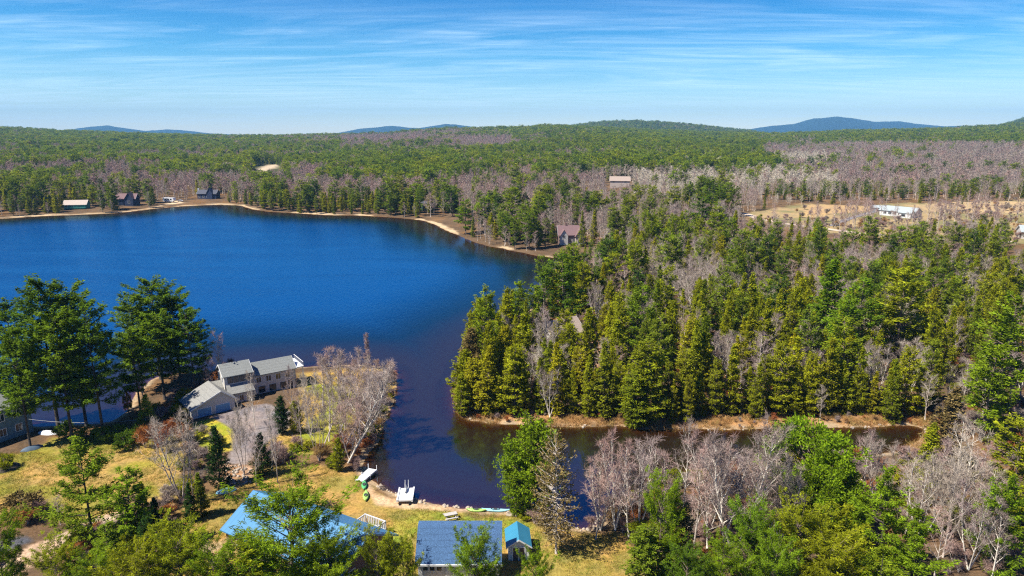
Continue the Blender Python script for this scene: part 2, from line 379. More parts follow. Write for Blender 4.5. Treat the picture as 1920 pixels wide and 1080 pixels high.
def bare(seed, h, spread=.35, stems=1, limbs=12, subs=6, twigs=7, tl=1.1, tw=.035, lean=(0, 0), trunk_r=.16, first=.25, fine=3, asc=.8):
    """leafless tree: trunk and limbs as tubes, twigs as thin slivers"""
    rng = np.random.default_rng(seed); T = MB(); tb = []; td = []
    for s_ in range(stems):
        a = 2 * math.pi * s_ / max(1, stems) + rng.uniform(-.4, .4); ll = (0 if stems == 1 else rng.uniform(.12, .34))
        hh = h * rng.uniform(.82, 1.0) if s_ else h
        lx = lean[0] + math.cos(a) * ll; ly = lean[1] + math.sin(a) * ll
        wx, wy = rng.normal(0, .03 * h, 2)
        st = lambda t: np.array([lx * hh * t * (1 - .2 * t) + wx * math.sin(t * 3.1), ly * hh * t * (1 - .2 * t) + wy * math.sin(t * 2.6), hh * t])
        r0 = trunk_r * (1 if stems == 1 else .75)
        T.tube([st(k / 8) for k in range(9)], [r0 * (1 - .93 * (k / 8) ** .9) + .008 for k in range(9)], 5)
        for i in range(limbs):
            t0 = first + (1 - first) * (i + rng.random()) / limbs * .95; p0 = st(t0)
            az = i * 2.4 + rng.uniform(-.5, .5); L = h * spread * (1.15 - t0 * .85) * rng.uniform(.7, 1.2)
            d = norm(np.array([[math.cos(az), math.sin(az), asc * rng.uniform(.7, 1.5) + t0 * .7]]))[0]
            bend = rng.normal(0, .12, 3) + [0, 0, .15]
            lp = lambda t: p0 + d * L * t + bend * L * t * t
            rr = r0 * .5 * (1.1 - t0) + .018
            T.tube([lp(0), lp(.35), lp(.7), lp(1)], [rr, rr * .7, rr * .4, .008], 4)
            for j in range(subs):
                t1 = .2 + .8 * (j + rng.random()) / subs; q0 = lp(t1)
                sdv = norm(np.array([d * .75 + rng.normal(0, .55, 3) + [0, 0, .25]]))[0]; l2 = L * .48 * (1.1 - .5 * t1) * rng.uniform(.6, 1.2)
                if l2 > .5: T.tube([q0, q0 + sdv * l2 * .5, q0 + sdv * l2 + [0, 0, .08 * l2]], [.022, .014, .006], 3)
                for k in range(twigs):
                    t2 = .15 + .85 * (k + rng.random()) / twigs
                    tb.append(q0 + sdv * l2 * t2); td.append(sdv * .8 + rng.normal(0, .5, 3) + [0, 0, .3])
    tb = np.array(tb); td = norm(np.array(td))
    tb = np.repeat(tb, fine, 0); n = len(tb)
    td = norm(np.repeat(td, fine, 0) + rng.normal(0, .45, (n, 3)))
    L = tl * rng.uniform(.5, 1.2, (n, 1)); s = norm(np.cross(td, norm(rng.normal(0, 1, (n, 3))))) * tw * .5
    tb = tb + rng.normal(0, .1, tb.shape)
    V = np.stack([tb - s, tb + s, tb + td * L + s * .3, tb + td * L - s * .3], 1).reshape(-1, 3)
    return T, V, np.arange(n * 4, dtype=np.int32).reshape(-1, 4)

PROTO = {}
def proto(key, res, bark, leaf):
    T, V, F = res
    PROTO.setdefault(key, []).append((res, bark, leaf, {}))
def crown_mesh(p, leaf=None):
    (T, V, F), bark, lf, cache = p; leaf = leaf or lf
    if ('c', leaf) not in cache: cache[('c', leaf)] = mesh('crown', V, F, leaf)
    return cache[('c', leaf)]
def trunk_mesh(p, bark=None):
    (T, V, F), bk, lf, cache = p; bark = bark or bk
    if ('t', bark) not in cache: cache[('t', bark)] = T.mesh('trunk', [bark])
    return cache[('t', bark)]
def whole_mesh(p, leaf=None):
    (T, V, F), bk, lf, cache = p; leaf = leaf or lf
    if ('w', leaf) not in cache:
        nv = len(T.v); q4 = np.array(T.f4, np.int32).reshape(-1, 4); q3 = np.array(T.f3, np.int32).reshape(-1, 3)
        VV = np.vstack([np.array(T.v), V]); F4 = np.vstack([q4, F + nv])
        cache[('w', leaf)] = mesh('tree', VV, [F4, q3], [leaf, bk], [1] * len(q4) + [0] * len(F) + [1] * len(q3))
    return cache[('w', leaf)]
# near and middle-distance trees, metres
for i in range(4): proto('pine', conifer(100 + i, 20, 5.0, .16, 1.45, 7, 'mature', .0, .75, 0, .50, 7, .62, .36, .12, flat=.35, up=.12, tz=.12), 'bark', 'pine_needles')
for i in range(3): proto('tallpine', conifer(120 + i, 26, 5.8, .32, 1.35, 7, 'round', .0, .75, 0, .44, 9, .62, .32, .12, flat=.4, up=.12, tz=.12, trunk_r=.36), 'bark_dark', 'pine_dark')
for i in range(4): proto('hemlock', conifer(140 + i, 15, 3.2, .03, .62, 9, 'mature' if i == 3 else 'cone', .0, .9, .14, .48, 6, .44, .34, .1, .65, .2, flat=.6, up=.2), 'bark', 'hemlock_needles')
for i in range(2): proto('cedar', conifer(160 + i, 13, 2.4, .05, .5, 9, 'column', .3, 1.2, .0, .42, 6, .40, .3, .08, .6, .18), 'bark', 'hemlock_needles')
for i in range(2): proto('spruce', conifer(170 + i, 10, 2.5, .03, .5, 8, 'cone', -.1, .6, .12, .42, 5, .36, .3, .08, .5, .15), 'bark_dark', 'spruce_needles')
for i in range(3): proto('openpine', conifer(180 + i, 16, 6.8, .10, 1.35, 6, 'cone', .12, .8, 0, .40, 9, .55, .32, .12, .8, .22, flat=.5, wd=.3), 'bark_dark', 'pine_needles')
for i in range(2): proto('densepine', conifer(185 + i, 14, 4.6, .06, .6, 9, 'mature', .25, 1.2, 0, .42, 6, .42, .35, .08, .7, .2), 'bark', 'pine_bright')
proto('dying', conifer(190, 16, 3.9, .12, .55, 8, 'mature', -.02, .9, .12, .6, 4, .34, .3, .1, .8, .2), 'bark_grey', 'dying_needles')
for i in range(4): proto('pitch', conifer(195 + i, 13, 5.2, .08, .95, 8, 'round', .28, 1.3, 0, .40, 15, .50, .34, .12, .7, .2, flat=.75, wd=.18, up=.35), 'bark', 'pine_bright')
for i in range(3): proto('clump', clumptree(200 + i, 13, 5.6, 95, 44, 4, .42, .12, clr=1.15), 'bark', 'round_leaves')
for i in range(4): proto('bare', bare(220 + i, 14, .30, 1, 13, 6, 6, 1.0, .042, fine=2), 'bark_grey', 'twig_grey')
for i in range(2): proto('birchclump', bare(240 + i, 15, .30, 4, 9, 6, 7, 1.0, .042, fine=2, first=.3, trunk_r=.17, asc=1.2), 'bark_birch', 'twig_grey')
proto('bigbirch', bare(250, 17, .40, 2, 15, 7, 8, 1.1, .045, fine=3, first=.22, trunk_r=.24, asc=1.1), 'bark_birch', 'twig_grey')
for i in range(2): proto('leaning', bare(260 + i, 15, .32, 1, 12, 7, 7, 1.0, .042, lean=(.55, -.1), fine=2, first=.3, trunk_r=.17), 'bark_grey', 'twig_grey')
proto('spire', bare(270, 15, .09, 1, 34, 4, 6, .5, .05, fine=3, trunk_r=.12, first=.1), 'bark_grey', 'twig_pink')
for i in range(3): proto('shrub', bare(280 + i, 3.2, .5, 6, 4, 4, 6, .6, .04, fine=3, first=.15, trunk_r=.04, asc=.9), 'bark_grey', 'twig_grey')
for i in range(2): proto('bush', clumptree(290 + i, 3.0, 1.6, 26, 26, 4, .28, .0, .05, clr=.5), 'bark', 'pine_dark')
# far trees: fewer, larger sprays
for i in range(4): proto('far_pine', conifer(300 + i, 17, 5.0, .10, 1.7, 6, 'round', .1, .8, 0, 1.3, 4, 1.25, .35, .1, .6, flat=.5), 'bark', 'pine_needles')
for i in range(3): proto('far_hemlock', conifer(310 + i, 16, 3.6, .04, 1.3, 6, 'cone', 0, .9, .1, 1.3, 3, 1.0, .3, .08, .6), 'bark', 'hemlock_needles')
for i in range(3): proto('far_bare', bare(320 + i, 14, .30, 1, 9, 4, 5, 1.5, .13, fine=2, trunk_r=.2), 'bark_grey', 'twig_grey')
for i in range(2): proto('far_pink', bare(330 + i, 14, .30, 1, 9, 4, 5, 1.4, .15, fine=2, trunk_r=.18), 'bark_grey', 'twig_pink')
for i in range(2): proto('far_pale', bare(340 + i, 13, .26, 1, 9, 4, 5, 1.4, .13, fine=2, trunk_r=.2), 'bark_birch', 'twig_pale')
HEI = dict(pitch=13, pine=20, tallpine=26, hemlock=15, cedar=13, spruce=10, openpine=16, densepine=14, dying=16, clump=13, bare=14, birchclump=15, bigbirch=17, leaning=15, spire=15, shrub=3.2, bush=3.0, far_pine=17, far_hemlock=16, far_bare=14, far_pink=14, far_pale=13)
rnd = random.Random(5)
def tree(key, name, label, cat, x, y, z, h, rz=None, group=None, wid=1.0, leaf=None, bark=None, var=None, parts=True, tilt=(0, 0)):
    ps = PROTO[key]; p = ps[rnd.randrange(len(ps)) if var is None else var % len(ps)]
    s = h / HEI[key]; rz = rnd.uniform(0, 6.28) if rz is None else rz
    if parts:
        t = thing(name, label, cat, (x, y, z - .15), rz, group, None, (s * wid, s * wid, s), tilt)
        obj('trunk', trunk_mesh(p, bark), t); obj('crown', crown_mesh(p, leaf), t)
    else:
        t = thing(name, label, cat, (x, y, z - .15), rz, group, whole_mesh(p, leaf), (s * wid, s * wid, s), tilt)
    return t

# ------------------------------------------------------------------ the ground, one sheet out to the horizon
def px_poly(pts, z=0.8): return [at(p[0], p[1], z) for p in pts]
def rpoly(pts): return [rayground(*p)[:2] for p in pts]
LAWN_MAIN = rpoly([(330, 965), (400, 925), (480, 878), (560, 868), (640, 880), (672, 893), (700, 922), (745, 950), (800, 955), (870, 962), (960, 968), (1010, 985), (1085, 998), (1160, 1000), (1200, 1050), (1230, 1120), (1000, 1180), (700, 1180), (300, 1180)])
LAWN_WEST = rpoly([(-120, 850), (40, 850), (110, 822), (250, 815), (330, 808), (350, 850), (330, 940), (250, 960), (180, 985), (60, 960), (0, 975), (-120, 985)])
LAWN_POINT = rpoly([(562, 700), (640, 690), (715, 692), (742, 708), (738, 735), (700, 780), (650, 830), (600, 850), (540, 845), (480, 860), (520, 800), (560, 770)])
LAWN_GREEN = rpoly([(760, 965), (830, 962), (960, 972), (1000, 985), (985, 1000), (780, 1000), (745, 1030), (730, 1010)])
LAWN_GREEN2 = rpoly([(562, 720), (640, 720), (690, 745), (650, 800), (600, 850), (540, 850), (570, 800), (610, 760)])
LAWN_GREEN3 = rpoly([(355, 795), (400, 785), (440, 805), (438, 845), (400, 850), (370, 830)])
DRIVE = rpoly([(395, 782), (440, 768), (500, 757), (545, 770), (545, 800), (500, 830), (462, 872), (422, 868), (436, 840), (440, 806), (405, 786)])
TRACK = rpoly([(0, 1060), (60, 1022), (110, 1005), (170, 975), (230, 955), (240, 965), (190, 1000), (120, 1030), (70, 1055), (30, 1085), (0, 1095)])
ROADW = rpoly([(-60, 1035), (0, 1012), (50, 1005), (60, 1015), (0, 1040), (-60, 1060)])
BEACH = rpoly([(690, 903), (704, 926), (745, 939), (800, 946), (860, 953), (900, 957), (862, 960), (810, 955), (745, 952), (705, 947), (688, 925)])
RUBBLE = rpoly([(425, 870), (462, 872), (480, 880), (470, 905), (440, 915), (410, 900)])
DIRTN = rpoly([(380, 1020), (430, 1005), (440, 1040), (400, 1060), (370, 1040)])
FIELD = rpoly([(1395, 402), (1440, 392), (1510, 382), (1620, 386), (1700, 380), (1800, 384), (1930, 372), (1960, 460), (1830, 455), (1720, 452), (1650, 447), (1560, 437), (1480, 425), (1420, 416)])
FIELD_O = rpoly([(1500, 400), (1510, 384), (1580, 384), (1640, 390), (1630, 397), (1570, 400), (1520, 408)])
FIELD_O2 = rpoly([(1700, 385), (1790, 378), (1930, 378), (1930, 400), (1830, 402), (1740, 396)])
ROAD_DIRT = [(1395, 400), (1425, 411), (1480, 421), (1540, 428), (1600, 436), (1700, 446), (1790, 450), (1900, 454)]
SANDPIT = rpoly([(480, 317), (505, 309), (520, 308), (519, 315), (490, 322)])
LOT = rpoly([(295, 388), (330, 376), (345, 380), (352, 388), (300, 392)])
CLEAR_PT = rpoly([(1088, 640), (1115, 636), (1130, 650), (1120, 690), (1095, 690)])
nr = [26, 34, 42, 50]
while nr[-1] < 720: nr.append(nr[-1] * 1.0065)
while nr[-1] < 16000: nr.append(nr[-1] * 1.02)
th = list(np.radians(np.arange(-41, 41.01, 0.2)))
th = [R(a) for a in (-180, -140, -110, -90, -75, -62, -54, -48, -44)] + th + [R(a) for a in (44, 48, 54, 62, 75, 90, 110, 140)]
nr = np.array(nr); th = np.array(th); NR, NT = len(nr), len(th)
RR, TT = np.meshgrid(nr, th, indexing='ij')
GX = (RR * np.sin(TT)).ravel(); GY = (RR * np.cos(TT)).ravel()
GZ, GS = terrain(GX, GY, True)
col = np.zeros((len(GX), 3)); col[:] = (.125, .085, .055)
litter = fbm(GX / 7, GY / 7, 71, 4)[:, None]
col = col * (0.7 + .7 * litter) + np.array([.05, .02, .0]) * sstep(.5, .7, fbm(GX / 16, GY / 16, 75, 3))[:, None]
fx = fbm(GX / 2.2, GY / 2.2, 81, 3) - .5
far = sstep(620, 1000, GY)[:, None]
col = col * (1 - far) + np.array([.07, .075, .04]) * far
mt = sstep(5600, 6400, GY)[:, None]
col = col * (1 - mt) + np.array([.012, .035, .062]) * mt  # blue of distant haze mixed into the mountains' base colour
def paint(poly, c, c2=None, feather=.8, rough=1.6, sc=4.0, only=None):
    global col
    xs = [p[0] for p in poly]; ys = [p[1] for p in poly]
    k = np.where((GX > min(xs) - 12) & (GX < max(xs) + 12) & (GY > min(ys) - 12) & (GY < max(ys) + 12))[0]
    if not len(k): return
    d = sdist(GX[k], GY[k], poly) + fx[k] * rough * 2
    w = sstep(-feather, feather, d)[:, None]
    cc = np.array(c)[None]
    if c2 is not None:
        q = sstep(.35, .65, fbm(GX[k] / sc, GY[k] / sc, 91, 4))[:, None]; cc = cc * (1 - q) + np.array(c2) * q
    col[k] = col[k] * (1 - w) + cc * w
# banks: dry grass and sand along the water
bank = sstep(0, 1.2, GS) * (1 - sstep(3, 8, GS + fx * 6))
PXg, PYg = proj(GX, np.maximum(GY, 20), GZ)
right = ((GX > -12) & (GY > 118) & (GY < 170)).astype(float)
bc = np.array([.35, .20, .095]) * (0.45 + 1.1 * fbm(GX / 3, GY / 3, 95, 3))[:, None]
col = col * (1 - (bank * right)[:, None]) + bc * (bank * right)[:, None]
farb = ((GY > 280)).astype(float) * sstep(.56, .70, fbm(GX / 26, GY / 26, 99, 2) + .3 * (PXg < 460) + .2 * ((PXg > 770) & (PXg < 860))) * sstep(0, .6, GS) * (1 - sstep(1.5, np.where(PXg < 460, 9, 4), GS + fx * 5 + (fbm(GX / 30, GY / 30, 97, 2) - .5) * 10))
col = col * (1 - farb[:, None]) + np.array([.52, .40, .26]) * farb[:, None]
sandline = sstep(-1.5, 0, GS) * (1 - sstep(.7, 1.8, GS + fx * 2)) * np.where(GY > 280, np.clip(farb * 2, 0, 1), 1)
col = col * (1 - sandline[:, None] * .75) + np.array([.46, .35, .23]) * sandline[:, None] * .75
under_w = sstep(.4, -.8, GS); col = col * (1 - under_w[:, None]) + np.array([.16, .085, .035]) * under_w[:, None]
paint(LAWN_MAIN, (.40, .255, .085), (.29, .235, .065), 1.0, 2)
paint(LAWN_WEST, (.25, .23, .045), (.38, .255, .09), 1.0, 2)
paint(LAWN_POINT, (.44, .30, .08), (.40, .27, .08), .8, 1)
paint(LAWN_GREEN, (.22, .28, .035), (.38, .33, .07), .8, 1.5, 2)
paint(LAWN_GREEN2, (.27, .29, .035), (.30, .28, .05), .8, 1.5, 3)
paint(LAWN_GREEN3, (.27, .30, .03), (.42, .34, .05), .4, .4, 3)
paint(DRIVE, (.21, .185, .195), (.25, .22, .22), .25, .15)
paint(TRACK, (.52, .38, .28), (.36, .26, .19), .4, .8, 2)
paint(ROADW, (.10, .10, .115), None, .3, .2)
paint(BEACH, (.58, .42, .27), (.50, .34, .21), .4, .5, 2)
paint(RUBBLE, (.46, .30, .20), (.30, .17, .09), .5, 1, 1)
paint(DIRTN, (.50, .37, .24), (.40, .28, .14), .6, 1.4, 1)
paint(FIELD, (.36, .27, .15), (.22, .20, .10), 3, 8, 14)
paint(FIELD_O, (.47, .33, .16), (.42, .29, .16), 3, 6, 14)
paint(FIELD_O2, (.46, .34, .19), (.38, .29, .17), 3, 6, 10)
paint(SANDPIT, (.50, .41, .30), None, 4, 4)
paint(LOT, (.66, .50, .34), None, 2, 2)
paint(CLEAR_PT, (.52, .33, .22), (.40, .24, .16), 1, 2)
idx = np.arange(NR * NT).reshape(NR, NT)
nxt = np.roll(idx, -1, axis=1)
F = np.stack([idx[:-1], nxt[:-1], nxt[1:], idx[1:]], -1).reshape(-1, 4)
F = F[:, ::-1]
m, t, o = newmat('ground')
att = t.nodes.new('ShaderNodeVertexColor'); att.layer_name = 'soil_haze'
co = t.nodes.new('ShaderNodeTexCoord')
n1 = NN(t, 'ShaderNodeTexNoise', Scale=2.2, Detail=8.0, Roughness=.7); t.links.new(co.outputs['Object'], n1.inputs['Vector'])
n2 = NN(t, 'ShaderNodeTexNoise', Scale=.35, Detail=4.0); t.links.new(co.outputs['Object'], n2.inputs['Vector'])
r1 = ramp(t, [(.25, .45), (.55, 1.05), (.8, 1.5)]); t.links.new(n1.outputs[0], r1.inputs[0])
r2 = ramp(t, [(.3, (.8, .86, .9)), (.7, (1.18, 1.08, .95))]); t.links.new(n2.outputs[0], r2.inputs[0])
def mulc(t, a, b):
    q = t.nodes.new('ShaderNodeMix'); q.data_type = 'RGBA'; q.blend_type = 'MULTIPLY'; q.inputs[0].default_value = 1
    t.links.new(a, q.inputs[6]); t.links.new(b, q.inputs[7]); return q.outputs[2]
cc = mulc(t, mulc(t, att.outputs[0], r1.outputs[0]), r2.outputs[0])
d = t.nodes.new('ShaderNodeBsdfDiffuse'); t.links.new(cc, d.inputs[0])
bp = NN(t, 'ShaderNodeBump', Strength=.7, Distance=.25); t.links.new(n1.outputs[0], bp.inputs['Height']); t.links.new(bp.outputs[0], d.inputs['Normal'])
t.links.new(d.outputs[0], o.inputs[0]); MATS['ground'] = m
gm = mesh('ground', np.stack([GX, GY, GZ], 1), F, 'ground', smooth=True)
ca = gm.color_attributes.new('soil_haze', 'FLOAT_COLOR', 'POINT')
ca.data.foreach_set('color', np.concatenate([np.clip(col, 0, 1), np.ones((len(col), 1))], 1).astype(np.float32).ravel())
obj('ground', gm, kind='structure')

# ------------------------------------------------------------------ the lake
wet = (GS < 3).reshape(NR, NT)
F4 = idx[:-1], nxt[:-1], nxt[1:], idx[1:]
keep = (wet.ravel()[F4[0]] | wet.ravel()[F4[1]] | wet.ravel()[F4[2]] | wet.ravel()[F4[3]]) & (RR[:-1] < 700) & (RR[:-1] > 70)
FW = np.stack(F4, -1)[keep][:, ::-1]
used, inv = np.unique(FW, return_inverse=True); FW = inv.reshape(-1, 4)
wm_, t, o = newmat('water')
att = t.nodes.new('ShaderNodeAttribute'); att.attribute_name = 'depth'
at2 = t.nodes.new('ShaderNodeAttribute'); at2.attribute_name = 'open'
co = t.nodes.new('ShaderNodeTexCoord')
mpp = t.nodes.new('ShaderNodeMapping'); mpp.inputs['Rotation'].default_value = (0, 0, R(38)); mpp.inputs['Scale'].default_value = (1.0, .32, 1); t.links.new(co.outputs['Object'], mpp.inputs[0])
w1 = NN(t, 'ShaderNodeTexNoise', Scale=1.25, Detail=4.0, Roughness=.55, Distortion=.4); t.links.new(mpp.outputs[0], w1.inputs['Vector'])
mq = t.nodes.new('ShaderNodeMapping'); mq.inputs['Rotation'].default_value = (0, 0, R(15)); mq.inputs['Scale'].default_value = (.25, 1, 1); t.links.new(co.outputs['Object'], mq.inputs[0]); w2 = NN(t, 'ShaderNodeTexNoise', Scale=.06, Detail=5.0, Distortion=.6); t.links.new(mq.outputs[0], w2.inputs['Vector'])
bp = NN(t, 'ShaderNodeBump', Distance=.3); t.links.new(w1.outputs[0], bp.inputs['Height'])
sm = t.nodes.new('ShaderNodeMapRange'); sm.inputs[3].default_value = .10; sm.inputs[4].default_value = .9; t.links.new(at2.outputs['Fac'], sm.inputs[0])
wr = ramp(t, [(.35, .45), (.65, 1.0)]); t.links.new(w2.outputs[0], wr.inputs[0]); ws = t.nodes.new('ShaderNodeMath'); ws.operation = 'MULTIPLY'; t.links.new(sm.outputs[0], ws.inputs[0]); t.links.new(wr.outputs[0], ws.inputs[1]); t.links.new(ws.outputs[0], bp.inputs['Strength'])
gl = NN(t, 'ShaderNodeBsdfGlossy', Roughness=.08); gl.inputs[0].default_value = (.5, .85, 1, 1); t.links.new(bp.outputs[0], gl.inputs['Normal'])
body = t.nodes.new('ShaderNodeBsdfDiffuse')
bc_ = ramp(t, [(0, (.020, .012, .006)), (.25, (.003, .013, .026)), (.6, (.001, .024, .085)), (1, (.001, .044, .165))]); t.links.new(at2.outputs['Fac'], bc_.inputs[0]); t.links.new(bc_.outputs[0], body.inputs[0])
tr = t.nodes.new('ShaderNodeBsdfTransparent'); tr.inputs[0].default_value = (.55, .42, .25, 1)
dm = t.nodes.new('ShaderNodeMapRange'); dm.inputs[1].default_value = .0; dm.inputs[2].default_value = .75; t.links.new(att.outputs['Fac'], dm.inputs[0])
m1 = t.nodes.new('ShaderNodeMixShader'); t.links.new(dm.outputs[0], m1.inputs[0]); t.links.new(tr.outputs[0], m1.inputs[1]); t.links.new(body.outputs[0], m1.inputs[2])
fr0 = NN(t, 'ShaderNodeFresnel', IOR=1.33); t.links.new(bp.outputs[0], fr0.inputs['Normal'])
fr = t.nodes.new('ShaderNodeMapRange'); fr.inputs[1].default_value = .02; fr.inputs[2].default_value = .60; fr.inputs[3].default_value = .015; fr.inputs[4].default_value = .26; t.links.new(fr0.outputs[0], fr.inputs[0])   # steep little waves never mirror fully
m2 = t.nodes.new('ShaderNodeMixShader'); t.links.new(fr.outputs[0], m2.inputs[0]); t.links.new(m1.outputs[0], m2.inputs[1]); t.links.new(gl.outputs[0], m2.inputs[2])
t.links.new(m2.outputs[0], o.inputs[0]); MATS['water'] = wm_
wme = mesh('water', np.stack([GX[used], GY[used], np.zeros(len(used))], 1), FW, 'water', smooth=True)
ad = wme.attributes.new('depth', 'FLOAT', 'POINT'); ad.data.foreach_set('value', np.clip(-GZ[used], 0, 5).astype(np.float32))
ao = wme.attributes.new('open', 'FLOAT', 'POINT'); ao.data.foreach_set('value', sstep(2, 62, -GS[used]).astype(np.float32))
obj('water', wme, kind='structure')

# ------------------------------------------------------------------ building materials
solid('shingle_grey', (.24, .24, .23), .95, .25, 5, brick=('Z', 3.2, .25, .6), bump=.5)
solid('shingle_greygreen', (.20, .212, .208), .95, .22, 5, brick=('Z', 3.2, .25, .6), bump=.5)
solid('shingle_blue', (.055, .115, .23), .95, .45, 9, detail=8, brick=('Z', 2.6, .25, .8), bump=.6)
solid('metal_blue', (.045, .20, .40), .45, .08, .7, brick=('X', 1.9, .35), spec=.5, bump=0)
solid('metal_teal', (.04, .22, .36), .45, .08, .7, brick=('Y', 3.4, .4), spec=.5)
solid('clap_grey', (.52, .50, .48), .85, .10, 2, brick=('Z', 5.5, .3))
solid('clap_white', (.60, .61, .62), .8, .08, 2, brick=('Z', 5.0, .22))
solid('clap_slate', (.13, .21, .27), .85, .12, 2, brick=('Z', 5.0, .3))
solid('clap_navy', (.03, .045, .10), .85, .12, 2, brick=('Z', 4.0, .3))
solid('clap_teal', (.05, .22, .19), .85, .12, 2, brick=('Z', 4.0, .3))
solid('clap_brown', (.20, .13, .12), .85, .15, 2, brick=('Z', 5.0, .3))
solid('brick', (.19, .115, .10), .9, .3, 6, brick=('Z', 6.5, .35))
solid('trim_white', (.66, .67, .68), .6, .06, 3)
solid('trim_dark', (.05, .055, .065), .7, .1, 3)
solid('door_blue', (.13, .30, .52), .6, .08, 3, brick=('Z', 1.9, .3))
solid('door_brown', (.10, .075, .07), .7, .1, 3)
solid('glass', (.02, .03, .045), .08, .1, 2, spec=.8)
solid('white_paint', (.64, .66, .69), .5, .05, 2)
solid('plank_white', (.70, .71, .72), .7, .10, 3, brick=('Y', 3.4, .35))
solid('plank_grey', (.42, .40, .38), .85, .15, 3, brick=('X', 6, .35))
solid('metal_grey', (.45, .46, .47), .45, .1, 3, metallic=.3)
solid('kayak_green', (.10, .42, .16), .35, .05, 2, spec=.5)
solid('kayak_lime', (.34, .58, .14), .35, .05, 2, spec=.5)
solid('kayak_blue', (.28, .58, .72), .35, .1, 2, spec=.5)
solid('rock', (.38, .32, .26), .95, .35, 2, bump=.6)
solid('roof_slate', (.08, .085, .11), .9, .2, 4, brick=('Z', 3, .25))
solid('roof_white', (.33, .38, .40), .8, .06, 2, brick=('X', 1.5, .2))
solid('roof_pale', (.44, .37, .33), .85, .12, 2)
solid('roof_tan', (.34, .27, .23), .95, .2, 4, brick=('Z', 3, .25))
solid('roof_brown', (.19, .12, .125), .9, .2, 4, brick=('Z', 3, .25))
solid('rubber', (.03, .03, .03), .9, .1, 3)
solid('mound', (.07, .11, .16), .6, .15, 2)  # dark tone of the slate house's shadow, put into the mound's colour
solid('brush_pile', (.25, .20, .17), .95, .4, 3, bump=.8)
solid('asphalt_far', (.20, .20, .22), .95, .1, 3)
solid('dirt_far', (.55, .45, .36), .95, .15, .3)

def window(parent, o, du, w, h, n, frame='trim_white', pane='glass', bars=1):
    """window on a wall: o = lower-left corner, du = unit along the wall, n = outward normal"""
    o = np.array(o, float); du = np.array(du, float); n = np.array(n, float); up = np.array([0, 0, 1.0]); f = .10
    mb = MB()
    def bar(a0, a1, b0, b1, d0=.0, d1=.06):
        P = lambda a, b, d: tuple(o + du * a + up * b + n * d)
        c = [P(a0, b0, d0), P(a1, b0, d0), P(a1, b0, d1), P(a0, b0, d1), P(a0, b1, d0), P(a1, b1, d0), P(a1, b1, d1), P(a0, b1, d1)]
        for q in ((0, 3, 2, 1), (4, 5, 6, 7), (0, 1, 5, 4), (1, 2, 6, 5), (2, 3, 7, 6), (3, 0, 4, 7)): mb.poly([c[k] for k in q])
    bar(-f, w + f, -f, 0); bar(-f, w + f, h, h + f); bar(-f, 0, 0, h); bar(w, w + f, 0, h)
    for k in range(bars): bar(w * (k + 1) / (bars + 1) - .03, w * (k + 1) / (bars + 1) + .03, 0, h)
    fo = mb.obj('window', [frame], parent)
    mb = MB(); bar(0, w, 0, h, .0, .025); mb.obj('pane', [pane], fo)
def door(parent, o, du, w, h, n, mat, frame='trim_white', handle=True):
    o = np.array(o, float); du = np.array(du, float); n = np.array(n, float); up = np.array([0, 0, 1.0])
    mb = MB()
    def bar(a0, a1, b0, b1, d0, d1):
        P = lambda a, b, d: tuple(o + du * a + up * b + n * d)
        c = [P(a0, b0, d0), P(a1, b0, d0), P(a1, b0, d1), P(a0, b0, d1), P(a0, b1, d0), P(a1, b1, d0), P(a1, b1, d1), P(a0, b1, d1)]
        for q in ((0, 3, 2, 1), (4, 5, 6, 7), (0, 1, 5, 4), (1, 2, 6, 5), (2, 3, 7, 6), (3, 0, 4, 7)): mb.poly([c[k] for k in q])
    bar(0, w, 0, h, 0, .04); dd = mb.obj('door', [mat], parent)
    mb = MB(); bar(-.12, 0, 0, h + .12, 0, .07); bar(w, w + .12, 0, h + .12, 0, .07); bar(0, w, h, h + .12, 0, .07); mb.obj('frame', [frame], dd)
    if handle: mb = MB(); bar(w * .88, w * .88 + .06, h * .45, h * .45 + .14, .04, .1); mb.obj('handle', ['trim_dark'], dd)
def gable(parent, x0, x1, y0, y1, z0, ze, zr, wall, roof, oh=.35, yr=None, th=.16, trim='trim_white', walls=True, chimney=None):
    """gabled block, ridge along x; yr = where the ridge stands across y"""
    yr = (y0 + y1) / 2 if yr is None else yr
    if walls:
        mb = MB(); c = [(y0, z0), (y1, z0), (y1, ze), (yr, zr - .02), (y0, ze)]
        a = [(x0, y, z) for y, z in c]; b = [(x1, y, z) for y, z in c]
        mb.poly(a[::-1]); mb.poly(b)
        mb.poly([a[0], b[0], b[4], a[4]]); mb.poly([a[1], a[2], b[2], b[1]])
        mb.obj('wall', [wall], parent)
    mb = MB()
    for ye in (y0, y1):
        s = (ze - zr) / (ye - yr); y_o = ye + (oh if ye > yr else -oh); z_o = zr + s * (y_o - yr)
        q = [(x0 - oh, yr, zr + th), (x1 + oh, yr, zr + th), (x1 + oh, y_o, z_o + th), (x0 - oh, y_o, z_o + th)]
        mb.slab(q, th)
    ro = mb.obj('roof', [roof], parent)
    for xx, sx in ((x0 - oh, -1), (x1 + oh, 1)):
        mb = MB()          # barge boards on each gable end, proud of the roof edge
        for ye in (y0, y1):
            s = (ze - zr) / (ye - yr); y_o = ye + (oh if ye > yr else -oh); z_o = zr + s * (y_o - yr)
            p = [(xx, yr, zr + th + .01), (xx, y_o, z_o + th + .01), (xx, y_o, z_o - .1), (xx, yr, zr - .1)]
            q = [(a[0] + sx * .05, a[1], a[2]) for a in p]
            mb.poly(p); mb.poly(q[::-1])
            for i in range(4): j = (i + 1) % 4; mb.poly([p[i], p[j], q[j], q[i]])
        mb.obj('trim', [trim], ro)
    if chimney:
        cx, cy, ct = chimney; MB().box((cx - .35, cy - .35, ct - 1.8), (cx + .35, cy + .35, ct)).obj('chimney', ['brick'], ro)
    return ro

